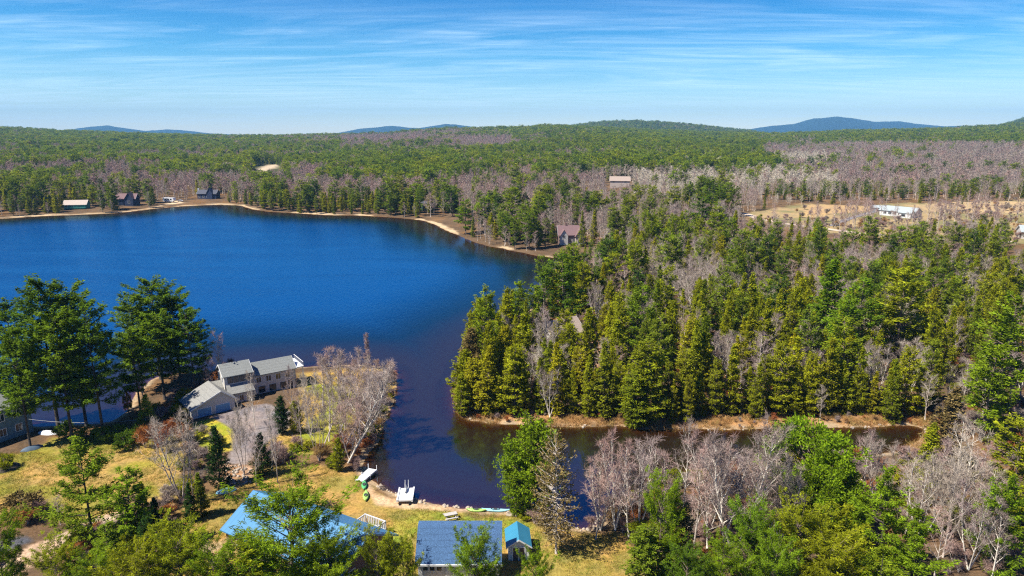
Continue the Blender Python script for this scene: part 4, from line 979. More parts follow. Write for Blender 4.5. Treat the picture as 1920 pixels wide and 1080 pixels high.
hero('bare', 262, 680, 10, 'bare_tree', 'small leafless tree in front of the tall pines left of the garage', BT, leaf='twig_pink', wid=1.1)
hero('bare', 408, 628, 13, 'bare_tree', 'pinkish leafless tree rising behind the garage against the lake', BT, leaf='twig_pink', wid=.85)
hero('bare', 392, 665, 9, 'bare_tree', 'low pinkish leafless tree between the dark pines and lake house', BT, leaf='twig_pink', wid=.95)
hero('birchclump', 322, 778, 14, 'bare_tree', 'tall many-stemmed leafless tree on the left lawn before the garage', BT, wid=1.0, leaf='twig_grey', bark='bark_grey', var=0)
hero('bare', 352, 850, 8, 'bare_tree', 'short leafless tree left of the dark spruce by the drive', BT, wid=1.2)
for k, (px, py) in enumerate([(290, 800), (318, 792), (268, 805), (345, 800), (300, 812)]):
    hero('shrub', px, py, 3.6, 'red_shrub', 'rust-red leafless shrub in the thicket left of the garage', 'shrub', leaf='twig_rust', group='rust-red shrubs left of the garage')
for k, (px, py) in enumerate([(120, 790), (160, 800), (190, 800), (215, 795), (250, 800), (228, 812)]):
    hero('bush', px, py, 3.0, 'bush', 'dark evergreen bush beneath the tall left pines', 'bush', group='evergreen bushes beneath the tall pines', wid=1.1)
# dark thicket in the lower left
for k, (px, py, h) in enumerate([(262, 905, 8), (290, 930, 7), (240, 945, 7), (275, 965, 6.5), (370, 885, 7), (350, 905, 6)]):
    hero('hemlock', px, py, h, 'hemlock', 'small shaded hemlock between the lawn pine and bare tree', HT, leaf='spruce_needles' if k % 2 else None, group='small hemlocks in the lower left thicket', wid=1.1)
hero('hemlock', 312, 965, 7, 'hemlock', 'pointed yellow-green hemlock standing above the bottom-left bushes', HT, wid=.9)
for k, (px, py, h) in enumerate([(470, 700, 11), (446, 760, 12), (500, 765, 11), (540, 690, 12), (575, 700, 12), (470, 800, 10), (512, 800, 9.5), (590, 740, 12), (610, 690, 12), (560, 735, 11)]):
    hero(['bare', 'birchclump', 'bare'][k % 3], px, py, h, 'bare_tree', 'slender leafless tree among those growing before the lake house', BT, bark='bark_grey' if k % 2 else 'bark_birch', leaf='twig_grey', wid=.72, group='leafless trees before the lake house')
# the point: leaning trees and the pale spire
hero('spire', 685, 622, 14, 'larch', 'narrow pinkish leafless spire taller than the trees around it on the point', 'larch tree', wid=1.0)
for k, (px, py, h, lz_, key) in enumerate([(620, 650, 12, .2, 'bare'), (650, 655, 12, .6, 'birchclump'), (598, 665, 11, 0, 'bare'), (665, 690, 11, .3, 'bare'), (700, 700, 10.5, 1, 'birchclump'), (720, 690, 8, 0, 'bare'), (640, 700, 11, 0, 'bare'), (690, 670, 9, 0, 'bare'), (632, 670, 11, 0, 'bare'), (670, 740, 10, 0, 'birchclump'), (610, 720, 11, 0, 'bare'), (700, 745, 10, 0, 'bare'), (650, 760, 10, 0, 'birchclump'), (718, 740, 9, 0, 'bare')]):
    hero(key, px, py, h, 'bare_tree', 'pinkish leafless tree crowding the grassy tip of the point', BT, leaf='twig_pink' if k % 3 == 0 else 'twig_grey', bark='bark_grey', wid=1.2, group='leafless trees on the point')
for k, (px, py, h, rz, tl) in enumerate([(652, 868, 16, .5, .18), (660, 850, 16, .25, .25), (640, 855, 15, .8, .05), (668, 835, 15, .05, .25), (676, 815, 12, -.1, .2), (628, 845, 13, 1.3, 0), (690, 790, 11, -.2, .2), (600, 850, 12, 1.0, 0), (655, 820, 13, .4, .1)]):
    hero('leaning', px, py, h, 'bare_tree', 'grey leafless tree leaning out over the cove from the point', BT, base=True, rz=rz, bark='bark_birch' if k in (0, 1, 4) else 'bark_grey', group='leafless trees leaning over the cove', wid=1.0, var=k)
for k, (px, py) in enumerate([(735, 712), (735, 745), (726, 765), (706, 690), (665, 690), (715, 800), (700, 830), (668, 880)]):
    hero('shrub', px, py, 2.0, 'shore_shrub', 'pinkish leafless shrub along the waterline of the point', 'shrub', base=True, leaf='twig_pink', group='leafless shrubs along the point', wid=1.1)
# bottom row
hero('pitch', 538, 942, 13.5, 'round_pine', 'big round bright green tree in front of the blue bungalow roof', PN, wid=1.2, var=0)
hero('openpine', 462, 1000, 11.0, 'white_pine', 'bright green tree left of and below the biggest round one', PN, wid=1.05, var=1)
hero('pitch', 612, 1022, 9.5, 'round_pine', 'bright green tree at the right shoulder of the biggest round one', PN, wid=.95, var=2)
hero('pitch', 705, 1024, 8.5, 'round_pine', 'yellow-green tree before the bungalow brick gable', PN, wid=.8, var=1, leaf='yellow_leaves')
hero('pitch', 755, 1034, 8.0, 'round_pine', 'small yellow-green tree left of the shingled garage', PN, wid=.7, var=0, leaf='yellow_leaves')
hero('pitch', 888, 1026, 9.0, 'round_pine', 'bright green tree before the middle of the shingled garage', PN, wid=.85, var=2)
hero('pitch', 1003, 1050, 7.5, 'round_pine', 'small green tree before the garden shed doors', PN, wid=.75, var=0)
hero('pitch', 330, 1012, 9.0, 'round_pine', 'yellow-green tree at the bottom left of the dry lawn', PN, wid=1.15, var=2, leaf='yellow_leaves')
hero('pitch', 255, 1040, 8.5, 'round_pine', 'broad yellow-green tree cut by the bottom edge, left of the pale one', PN, wid=1.1, var=0, leaf='yellow_leaves')
hero('pitch', 100, 1040, 7.5, 'round_pine', 'yellow-green tree below the sandy track', PN, wid=1.1, var=1, leaf='yellow_leaves')
hero('pitch', 398, 1045, 8.0, 'round_pine', 'green tree cut by the bottom edge under the dry lawn', PN, wid=1.0, var=1)
hero('pitch', 175, 1055, 7.0, 'round_pine', 'low green tree at the bottom edge between track and lawn', PN, wid=1.0, var=2)
hero('pitch', -12, 990, 10.0, 'round_pine', 'bright green tree in the bottom left corner', PN, wid=.8, var=0)
hero('bare', 105, 930, 4.5, 'bare_tree', 'small leafless tree on the left lawn before the open-branched pine', BT, wid=1.3)
hero('bush', 40, 925, 3.5, 'bush', 'brownish bush casting long shade on the left lawn', 'bush', leaf='dying_needles', wid=1.4)
# middle foreground
hero('densepine', 1006, 797, 14.5, 'dense_pine', 'dense bright green pine at the water edge left of the brown spruce', PN, wid=.95, var=0)
hero('densepine', 968, 838, 10.5, 'dense_pine', 'smaller left shoulder of bright green pine at the water edge', PN, wid=.85, var=1)
hero('dying', 1046, 822, 16.5, 'dying_spruce', 'brown half-bare spruce standing before the bright green pine', ST, wid=.92, rz=1.0)
hero('birchclump', 1160, 822, 14, 'birch', 'white-stemmed leafless birch clump left of the middle one', BT, wid=.95, var=1, leaf='twig_pink')
hero('birchclump', 1205, 835, 13, 'birch', 'leafless birch clump behind the green tree with brown side', BT, wid=.95, var=0, leaf='twig_grey')
hero('bare', 1245, 850, 12, 'bare_tree', 'pinkish leafless tree between the two birch clumps', BT, wid=1.1, leaf='twig_pink')
hero('bare', 1290, 792, 15, 'bare_tree', 'tall pale leafless tree reaching over the channel', BT, wid=.8, bark='bark_birch')
for k, (px, py, h, key, lf) in enumerate([(1130, 860, 11, 'birchclump', 'twig_pink'), (1185, 870, 11, 'bare', 'twig_grey'), (1225, 820, 12.5, 'bare', 'twig_grey'), (1370, 850, 13, 'birchclump', 'twig_grey'), (1425, 870, 12, 'bare', 'twig_pink'), (1475, 880, 11, 'birchclump', 'twig_grey'), (1335, 900, 10, 'bare', 'twig_pink')]):
    hero(key, px, py, h, 'birch' if key == 'birchclump' else 'bare_tree', ('white-stemmed birch' if key == 'birchclump' else 'thin leafless tree') + ' filling the bare thicket on the near bank', BT, leaf=lf, wid=1.15, bark='bark_birch', group='leafless trees of the near channel bank')
hero('bigbirch', 1395, 808, 17.5, 'birch', 'largest white birch with wide forked limbs above the channel', BT, rz=.3, leaf='twig_grey')
hero('birchclump', 1340, 820, 14.5, 'birch', 'leafless birch clump immediately left of the largest white birch', BT, leaf='twig_pink', wid=.95)
hero('birchclump', 1452, 850, 13, 'birch', 'leafless birch clump between largest birch and round green tree', BT, leaf='twig_grey', wid=.9)
hero('bare', 1310, 880, 11.5, 'bare_tree', 'mauve leafless tree low in front of the pale birches', BT, leaf='twig_pink', wid=1.2)
hero('bare', 1120, 900, 9, 'bare_tree', 'low leafless tree beside the brown spruce at the inlet', BT, leaf='twig_pink', wid=1.2)
hero('pitch', 1242, 932, 11.5, 'round_pine', 'bright green tree with brown right side below the birch clumps', PN, wid=.66, var=1)
hero('hemlock', 1283, 945, 10.5, 'hemlock', 'brownish hemlock leaning on the bright green tree under the birches', HT, leaf='dying_needles', wid=1.2)
hero('hemlock', 1215, 985, 9, 'hemlock', 'green hemlock at the edge of the orange lawn', HT, wid=1.3, leaf='pine_needles')
hero('clump', 1526, 783, 16, 'round_tree', 'large round green tree rising against the dark channel', 'evergreen tree', wid=.98, var=1)
hero('clump', 1560, 850, 13, 'round_tree', 'smaller round green tree at the lower right of the large round one', 'evergreen tree', wid=.9, var=2)
hero('openpine', 1672, 873, 15, 'white_pine', 'pointed bright green pine in the lower right, taller than its neighbours', PN, wid=.9, var=0, leaf='pine_bright')
hero('openpine', 1730, 955, 12, 'white_pine', 'wide green pine right of the pointed one in the lower right', PN, wid=1.0, var=1, leaf='pine_bright')
hero('openpine', 1592, 945, 12, 'white_pine', 'yellow-green tree left of the pointed lower right pine', PN, wid=1.05, var=0, leaf='yellow_leaves')
hero('pitch', 1500, 975, 10, 'round_pine', 'yellow-green tree below the large round green tree', PN, wid=1.0, var=2, leaf='yellow_leaves')
hero('pitch', 1410, 975, 10, 'round_pine', 'bright green tree under the largest white birch', PN, wid=.8, var=1)
hero('pitch', 1360, 1030, 8, 'round_pine', 'low green tree cut by the bottom edge under the birches', PN, wid=.85, var=0)
hero('pitch', 1455, 1035, 8.5, 'round_pine', 'bright green tree at the bottom edge left of the yellow-green pair', PN, wid=1.0, var=2)
hero('pitch', 1560, 1025, 9, 'round_pine', 'yellow-green tree cut by the bottom edge in the lower right', PN, wid=1.1, var=1, leaf='yellow_leaves')
hero('openpine', 1660, 1020, 10, 'white_pine', 'bright green tree cut by the bottom edge under the pointed pine', PN, wid=1.1, var=0)
hero('pitch', 1290, 1045, 7, 'round_pine', 'small green tree at the bottom edge beside the orange lawn', PN, wid=.9, var=2, leaf='pine_dark')
# right side
for k, (px, py, h, key) in enumerate([(1720, 850, 12, 'bare'), (1745, 865, 12, 'birchclump'), (1775, 830, 13, 'bare'), (1800, 850, 13, 'birchclump'), (1825, 800, 14, 'bare'), (1850, 850, 13, 'bare'), (1790, 900, 11, 'bare'), (1840, 920, 11, 'birchclump'), (1770, 960, 9, 'bare'), (1870, 880, 12, 'bare'), (1810, 780, 13, 'bare'), (1635, 810, 12, 'bare'), (1655, 825, 11, 'birchclump'), (1880, 960, 10, 'bare'), (1850, 990, 9, 'bare'), (1620, 870, 10, 'bare')][:14]):
    hero(key, px, py, h, 'bare_tree', 'leafless tree', BT, bark='bark_birch' if k % 3 == 1 else 'bark_grey', leaf=['twig_grey', 'twig_pink'][k % 3 == 2], wid=1.0, group='leafless trees in the lower right corner')['label'] = ['slender', 'crooked', 'tall', 'low'][k % 4] + ' grey leafless tree ' + ['left of the edge pines near the channel end', 'behind the wide green pine', 'in the tangle under the edge pines', 'above the lower right corner'][k // 4]
hero('hemlock', 1790, 722, 15, 'hemlock', 'yellow-brown hemlock at the right end of the channel', HT, leaf='dying_needles', wid=1.25)
hero('hemlock', 1752, 790, 12, 'hemlock', 'yellow-orange hemlock low at the channel end', HT, leaf='yellow_leaves', wid=1.1)
hero('pine', 1905, 560, 24, 'white_pine', 'tall tiered bright pine at the right picture edge', PN, leaf='pine_bright', wid=1.05, var=0)
hero('pine', 1870, 640, 19, 'white_pine', 'tiered bright pine left of the one at the right picture edge', PN, leaf='pine_bright', wid=1.0, var=1)
hero('pine', 1925, 790, 17, 'white_pine', 'near tiered pine cut by the right edge beside the leafless trees', PN, leaf='yellow_leaves', wid=.95, var=2)
hero('openpine', 1895, 890, 14, 'white_pine', 'bright tiered pine in the lower right corner', PN, leaf='pine_bright', wid=.8, var=2)
for k, (px, py, h, w, lf, lb) in enumerate([(1558, 488, 24, 1.3, 'pine_bright', 'big tiered yellow-green pine towering over the channel hemlocks'), (1622, 520, 22, 1.0, 'pine_bright', 'tiered pine between the two biggest pines over the channel'), (1700, 505, 24, 1.25, 'pine_needles', 'big blue-green tiered pine right of the yellow-green giant'),
                             (1590, 560, 18, 1.1, 'pine_bright', 'lower tiered pine in front of the yellow-green giant'), (1412, 512, 20, .9, 'hemlock_needles', 'tall olive hemlock left of the giant pines'), (1440, 560, 17, 1.1, 'hemlock_needles', 'broad olive hemlock below the tall one left of the giant pines'),
                             (1058, 478, 23, .95, 'pine_dark', 'tall dark pine at the lake side of the wooded point'), (1022, 500, 20, .95, 'pine_dark', 'dark blue-green pine left of the tallest on the wooded point'), (1000, 545, 17, .8, 'pine_needles', 'dark pine on the lake side of the wooded point, lowest of its trio'),
                             (1320, 368, 23, 1.35, 'pine_dark', 'large spreading pine standing above the woods in the middle distance'), (1345, 400, 20, 1.2, 'pine_needles', 'spreading pine just below the large middle-distance one'), (1268, 440, 19, 1.0, 'pine_bright', 'bright pine left of the spreading middle-distance pines'),
                             (1538, 425, 18, 1.2, 'pine_needles', 'pine standing below the field road, left of the trio'), (1636, 405, 20, 1.1, 'pine_needles', 'tallest pine of the trio below the white ranch house'), (1690, 425, 17, 1.1, 'pine_bright', 'rightmost pine of the trio below the white ranch house'), (1600, 432, 16, 1.1, 'pine_bright', 'leftmost pine of the trio below the white ranch house'),
                             (1848, 402, 12, 1.0, 'pine_dark', 'small dark pointed pine at the edge of the tan field')]):
    key = 'hemlock' if 'hemlock' in lb else 'pine'
    hero(key, px, py, h, 'hemlock' if key == 'hemlock' else 'white_pine', lb, HT if key == 'hemlock' else PN, leaf=lf, wid=w, var=k)
hero('hemlock', 1210, 794, 16.5, 'hemlock', 'broad olive hemlock hanging over the channel bank', HT, wid=1.25, rz=.5, base=True, leaf='hemlock_needles')
hero('hemlock', 1188, 799, 11.5, 'hemlock', 'lower olive hemlock whose limbs reach over the channel water', HT, wid=1.35, base=True, leaf='hemlock_needles')
for k, (px, py, h, w, lf, lb) in enumerate([(868, 905, 0, 0, '', '')][:0]): pass
# the two large pines on the far bay shore and their kin
for k, (px, py, h, w, lb) in enumerate([(872, 372, 20, 1.3, 'left of the two great pines at the far bay corner'), (908, 368, 20, 1.3, 'right of the two great pines at the far bay corner'), (955, 405, 14.5, 1.2, 'dark pine right of the two great pines on the bay corner')]):
    hero('pine', px, py, h, 'white_pine', lb, PN, leaf='pine_bright' if k < 2 else 'pine_dark', wid=w)
for k, (px, py, h, key, lf, w, lb) in enumerate([
    (900, 558, 17, 'cedar', 'hemlock_needles', 1.3, 'tallest olive cedar at the lake corner of the wooded point'), (882, 612, 14, 'cedar', 'dying_needles', 1.3, 'brownish cedar just below the tallest one at the lake corner'), (935, 585, 16, 'hemlock', 'hemlock_needles', 1.1, 'olive hemlock right of the tallest cedar at the lake corner'),
    (868, 655, 12, 'cedar', 'hemlock_needles', 1.3, 'leftmost olive cedar of the wooded point, over the lake edge'), (975, 528, 17, 'pine', 'pine_bright', .8, 'slim bright pine against the lake above the lake-corner cedars'), (948, 540, 16, 'hemlock', 'hemlock_needles', .9, 'slim hemlock against the lake left of the slim bright pine'),
    (985, 590, 16, 'hemlock', 'hemlock_needles', 1.1, 'olive hemlock halfway between lake-corner cedars and cabin'), (860, 700, 9, 'cedar', 'yellow_leaves', 1.3, 'small yellowish cedar lowest at the left end of the channel bank'), (915, 650, 14, 'hemlock', 'hemlock_needles', 1.2, 'broad hemlock in front of the lake-corner cedars'),
    (890, 672, 11, 'hemlock', 'hemlock_needles', 1.3, 'hemlock on the bank just right of the leftmost cedar'), (930, 695, 9, 'hemlock', 'yellow_leaves', 1.2, 'yellow-green young hemlock in front at the left of the channel bank'), (965, 650, 14, 'hemlock', 'hemlock_needles', 1.2, 'hemlock on the bank left of the cabin cedars'),
    (1068, 606, 13, 'cedar', 'hemlock_needles', 1.3, 'olive cedar rising before the cabin roof'), (1030, 640, 11, 'hemlock', 'hemlock_needles', 1.15, 'hemlock hiding the left wall of the cabin'), (1052, 655, 11, 'cedar', 'hemlock_needles', 1.2, 'cedar hiding the front wall of the cabin'), (1088, 650, 11, 'hemlock', 'hemlock_needles', 1.1, 'hemlock at the right corner of the cabin'),
    (1010, 655, 11, 'bare', 'twig_pale', 1.0, 'pale leafless tree left of the cabin'), (1160, 600, 15, 'hemlock', 'hemlock_needles', 1.3, 'tall olive hemlock right of the cabin clearing'), (1120, 690, 9, 'hemlock', 'hemlock_needles', 1.2, 'short hemlock on the bank below the cabin clearing')]):
    if w: hero(key, px, py, h, {'cedar': 'cedar', 'hemlock': 'hemlock', 'pine': 'white_pine', 'bare': 'bare_tree'}[key], lb, {'cedar': 'cedar tree', 'hemlock': HT, 'pine': PN, 'bare': BT}[key], wid=w, leaf=lf)
# the front row along the channel bank
for k in range(26):
    px = 985 + k * 29.5; py = 782 - 3 * math.sin(k); 
    if 1175 < px < 1235: continue
    x, y, z = place(px, py - 5); h = 9.0 + 7.5 * ((k * 37) % 11) / 11; HERO.append((x, y))
    FRONT.append((px, tree('hemlock', 'hemlock', 'x', HT, x, y, z, h, wid=.82 + .14 * ((k * 7) % 3), leaf='hemlock_needles', group='hemlocks in the front row of the channel bank')))

for (x, y), s_ in zip(HERO, terrain(np.array([p[0] for p in HERO]), np.array([p[1] for p in HERO]), True)[1]):
    if s_ < .2: print('WET', round(x, 1), round(y, 1), round(float(s_), 1), [round(v_) for v_ in proj(x, y, 0)])
# ------------------------------------------------------------------ the woods
FR = sorted(FRONT, key=lambda q: q[0]); 
for k, (px, o_) in enumerate(FR):
    nb = ('left' if k < 6 else 'middle' if k < 15 else 'right'); o_['label'] = '%s %s olive hemlock in the channel bank front row, %s stretch' % ('tall' if o_.scale[2] > .85 else 'short' if o_.scale[2] < .72 else 'middling', 'broad' if o_.scale[0] / o_.scale[2] > .9 else 'narrow', nb)
KEEP = [  # buildings that must stay in sight: centre, half width and lowest visible row in the photo, distance
    ('lake', 490, 100, 655, 99999, 0)]
def jgrid(x0, x1, y0, y1, sp, seed):
    g = np.random.default_rng(seed); xs = np.arange(x0, x1, sp); ys = np.arange(y0, y1, sp * .87)
    X, Y_ = np.meshgrid(xs, ys); X = X + (np.arange(len(ys)) % 2)[:, None] * sp / 2
    X = (X + g.uniform(-.42, .42, X.shape) * sp).ravel(); Y_ = (Y_ + g.uniform(-.42, .42, Y_.shape) * sp).ravel()
    k = (np.abs(X) < .86 * Y_ + 14) ; return X[k], Y_[k]
BLD = [(hx + 4, hy + 6, 13), (-59, 129, 9), (bx, by, 14), (gx, gy, 8), (sx, sy, 4), (lx - 3, ly + 4, 10), (12, 166.5, 6.5), (qx, qy, 0)] + [(o_.location.x, o_.location.y, r_) for o_, r_ in ((T2, 9), (T3, 15), (T4, 7), (T5, 10), (T6, 12), (V_, 10), (V2, 6))]
for o_ in list(C.objects):
    if o_.name.split('.')[0] in ('shore_cottage', 'navy_house', 'chimney_house', 'wooded_house'): BLD.append((o_.location.x, o_.location.y, 8.5))
CLEAR = [(LAWN_MAIN, 1), (LAWN_WEST, 1), (LAWN_POINT, 2), (DRIVE, 2), (FIELD, 0), (SANDPIT, 0), (LOT, 3), (TRACK, 1), (CLEAR_PT, 0)]
ROADP = [rayground(*p)[:2] for p in ROAD_DIRT]
# windows in the picture kept free of taller trees standing in front: px0, px1, row that must stay visible, distance of what is seen
VIEW = [(1036, 1118, 446, 330), (1515, 1745, 575, 164), (1840, 1925, 640, 150), (990, 1085, 560, 200), (1036, 1104, 452, 330), (1636, 1745, 412, 410), (1560, 1650, 426, 410), (1700, 1790, 410, 410), (1400, 1640, 402, 430), (122, 170, 394, 516), (224, 262, 387, 546), (300, 352, 385, 568), (368, 418, 380, 600), (478, 522, 318, 1050), (1140, 1180, 345, 690), (1905, 1925, 455, 350), (1746, 1925, 392, 420)]
def lowdens(px, py): return 0
SCX, SCY, SCK, SCH, SCW, SCP, SCQ = [], [], [], [], [], [], []
g = np.random.default_rng(77)
def woods(x0, x1, y0, y1, sp, seed, fn):
    X, Yy = jgrid(x0, x1, y0, y1, sp, seed); Z, S_ = terrain(X, Yy, True)
    ok = S_ > 1.3
    for (cx, cy, r) in BLD: ok &= (X - cx) ** 2 + (Yy - cy) ** 2 > r * r
    for poly, mg in CLEAR:
        xs = [p[0] for p in poly]; ys = [p[1] for p in poly]
        k = np.where((X > min(xs) - 9) & (X < max(xs) + 9) & (Yy > min(ys) - 9) & (Yy < max(ys) + 9))[0]
        if len(k): ok[k] &= sdist(X[k], Yy[k], poly) < -mg
    rd = np.full(len(X), 1e9)
    for i in range(len(ROADP) - 1):
        (ax, ay), (bx_, by_) = ROADP[i], ROADP[i + 1]; ex, ey = bx_ - ax, by_ - ay
        t = np.clip(((X - ax) * ex + (Yy - ay) * ey) / (ex * ex + ey * ey), 0, 1); rd = np.minimum(rd, np.hypot(X - ax - t * ex, Yy - ay - t * ey))
    ok &= rd > 5
    X, Yy, Z, S_ = X[ok], Yy[ok], Z[ok], S_[ok]
    kind, H_, Wd_ = fn(X, Yy, Z, S_)
    PX, PT = proj(X, Yy, Z + H_); ok = kind >= 0
    hw = 4.0 * FPX / Yy
    for a_, b_, row, dist in VIEW: ok &= ~((PX > a_ - hw) & (PX < b_ + hw) & (Yy < dist) & (PT < row))
    SCX.append(X[ok]); SCY.append(Yy[ok]); SCK.append(kind[ok]); SCH.append(H_[ok]); SCW.append(Wd_[ok]); SCP.append(PX[ok]); SCQ.append(Z[ok])
# kinds: 0 pine 1 hemlock 2 bare 3 pink bare 4 pale bare
def near_fn(X, Y_, Z, S_):
    n = len(X); r = g.random(n); px, py = proj(X, Y_, Z); patch = fbm(X / 22, Y_ / 22, 111, 3); pp = fbm(X / 30, Y_ / 30, 117, 3)
    far = sstep(150, 230, Y_)
    ph = np.clip(.52 - .16 * far, 0, 1) + (patch - .5) * 1.2; ppine = .06 + .08 * far + (pp > .62) * .14
    ph = np.where(py < 470, ph * .7, ph)
    kind = np.where(r < ppine, 0, np.where(r < ppine + ph * (1 - ppine), 1, np.where(pp > .52, 3, 2)))
    pink = (py < 445) & (px < 1300); kind = np.where(pink & (kind == 2), 3, kind)
    kind = np.where((px < 900) & (Y_ > 120) & (Y_ < 200) & (kind == 3), 1, kind)
    hb = np.where(kind == 0, g.uniform(15, 22, n), np.where(kind == 1, g.uniform(10, 17.5, n), g.uniform(9, 14.5, n)))
    hb = hb * np.where(S_ < 6, .82, 1) * np.where((kind == 1) & (S_ > 8) & (Y_ < 175), 1.05, 1)
    return kind, hb * .94, np.where(kind == 0, g.uniform(.75, 1.0, n), np.where(kind == 1, g.uniform(.68, 1.05, n), g.uniform(.9, 1.3, n)))
woods(-14, 500, 124, 330, 5.6, 1, lambda X, Y_, Z, S_: (lambda k, h, w: (np.where((X > -14 + 0 * Y_) & (proj(X, Y_, Z)[0] > 845) & (proj(X, Y_, Z)[1] < 800), k, -1), h, w))(*near_fn(X, Y_, Z, S_)))
woods(-60, 560, 330, 560, 6.6, 2, lambda X, Y_, Z, S_: (lambda k, h, w: (np.where(proj(X, Y_, Z)[0] > 835, k, -1), h, w))(*mid_fn(X, Y_, Z, S_))) if False else None
def mid_fn(X, Y_, Z, S_):
    n = len(X); r = g.random(n); px, pm = proj(X, Y_, Z + 8); patch = fbm(X / 45, Y_ / 45, 121, 4); p2 = fbm(X / 70, Y_ / 90, 125, 3)
    e = np.full(n, .62)                                  # chance of an evergreen
    e = np.where((px > 860) & (pm > 330) & (pm < 470), .30, e)
    e = np.where((px > 1000) & (pm > 285) & (pm < 375), .14, e)
    e = np.where((px > 1430) & (pm > 272) & (pm < 338), .03, e); amp = np.where((px > 1430) & (pm > 272) & (pm < 338) | (px > 1000) & (px < 1440) & (pm > 318) & (pm < 375), .7, 2.2)
    e = np.where((px > 1450) & (pm > 338) & (pm < 395), .26, e); e = np.where((Y_ > 900) & (px < 960), e - .02, e)
    e = np.where((px > 930) & (pm < 283 - (px - 1920) * .0) & (pm > 240) & (px < 1430), .90, e)
    e = np.where((px > 1430) & (pm < 272), .95, e)
    e = np.where((px > 1000) & (px < 1460) & (pm > 296) & (pm < 318), .72, e)
    e = np.where((px < 860) & (pm > 290), .66, e)
    e = np.where((px < 560) & (pm > 262), .66, e)
    e = np.where((px > 640) & (px < 960) & (pm > 248) & (pm < 278), .05, e)
    e = np.where((px > 930) & (px < 1100) & (pm > 305) & (pm < 330), .5, e)
    e = np.where((px > 520) & (px < 700) & (pm > 310) & (pm < 335), .5, e)
    ev = r < np.clip(e + (patch - .5) * 2.4, .01, .99)
    e = e + (fbm(X / 240, Y_ / 300, 135, 3) - .5) * 2.4 * (Y_ > 520) * (amp > 1); ev = r < np.clip(e + (patch - .5) * amp, .01, .99)
    hem = g.random(n) < np.where(Y_ < 600, .5, .22)
    pale = ((px > 1180) & (px < 1570) & (pm > 292) & (pm < 372) & (p2 > .44)) & (g.random(n) < .75)
    pink = (g.random(n) < np.where((px < 1100), .6, .3)) 
    kind = np.where(ev, np.where(hem, 1, 0), np.where(pale, 4, np.where(pink, 3, 2)))
    H_ = np.where(kind == 0, g.uniform(14, 22, n), np.where(kind == 1, g.uniform(10, 16, n), g.uniform(10, 15, n) + 2 * (Y_ > 800)))
    H_ = H_ * np.where((S_ < 12) & (Y_ < 620), .8, 1.0)
    # scrub in and around the field
    H_ = np.where((px > 1420) & (Y_ > 330) & (Y_ < 520) & (kind > 1), H_ * .45, H_); H_ = np.where((px > 1420) & (Y_ > 430) & (Y_ < 640) & (kind < 2), H_ * .66, H_)
    return kind, H_ * g.uniform(.85, 1.12, n), g.uniform(.75, 1.4, n)
woods(-20, 560, 330, 460, 7.0, 2, lambda X, Y_, Z, S_: (lambda k, h, w: (np.where(proj(X, Y_, Z)[0] > 835, k, -1), h, w))(*mid_fn(X, Y_, Z, S_)))
woods(-800, 800, 460, 900, 8.0, 3, mid_fn)
woods(-1500, 1500, 900, 1700, 10.0, 4, mid_fn)
woods(-2500, 2500, 1700, 2750, 12.5, 5, mid_fn)
def hill_fn(X, Y_, Z, S_):
    k, h, w = mid_fn(X, Y_, Z, S_); k = np.where(g.random(len(k)) < .72, np.where(k > 1, 0, k), k)
    px, py = proj(X, Y_, Z + 14); rid = prof(RIDGE, px)
    return np.where(py < rid + 3, k, -1), h, w
woods(-3600, 4200, 2750, 4700, 19.0, 6, hill_fn)
# a thin row of evergreens and scrub inside the field
XX, YY, KK, HH, WW = (np.concatenate(a) for a in (SCX, SCY, SCK, SCH, SCW)); PP = np.concatenate(SCP); ZZ = np.concatenate(SCQ)
hk = np.ones(len(XX), bool)
for (x, y) in HERO: hk &= (XX - x) ** 2 + (YY - y) ** 2 > 4
XX, YY, KK, HH, WW, PP, ZZ = (a[hk] for a in (XX, YY, KK, HH, WW, PP, ZZ))
KNAME = ['white_pine', 'hemlock', 'bare_tree', 'bare_tree', 'bare_tree']; KCAT = [PN, HT, BT, BT, BT]
nh = {}
for o_ in C.objects:
    if 'category' in o_.keys(): nh[o_['category']] = nh.get(o_['category'], 0) + 1
lim = {PN: 285 - nh.get(PN, 0), HT: 290 - nh.get(HT, 0), BT: 285 - nh.get(BT, 0)}
cand = np.where((PP > -25) & (PP < 1945) & (YY < 900))[0]
cand = cand[np.argsort(-(HH[cand] / YY[cand]))]
taken = np.zeros(len(XX), bool)
ZONES = [(lambda px, py, Y_: Y_ < 152 and px < 1150, 'on the left half of the bank beyond the channel'), (lambda px, py, Y_: Y_ < 152, 'on the right half of the bank beyond the channel'),
         (lambda px, py, Y_: px < 1130 and Y_ < 260, 'near the cabin on the wooded point'), (lambda px, py, Y_: px < 1500 and Y_ < 260, 'in the woods behind the middle of the channel bank'), (lambda px, py, Y_: Y_ < 260, 'in the woods around and right of the giant pines'),
         (lambda px, py, Y_: px < 1200 and Y_ < 450, 'in the woods around the brown bay house'), (lambda px, py, Y_: px < 1560 and Y_ < 450, 'in the middle-distance woods left of the tan field'), (lambda px, py, Y_: Y_ < 450, 'in the woods below the tan field'),
         (lambda px, py, Y_: px < 470, 'on the far left shore around its cottages'), (lambda px, py, Y_: px < 900, 'along the far shore between beach and curved spit'), (lambda px, py, Y_: True, 'around the edges of the tan field')]
LOOK = ['tiered green pine', 'olive conical hemlock', 'grey leafless tree', 'pinkish leafless tree', 'pale leafless tree']
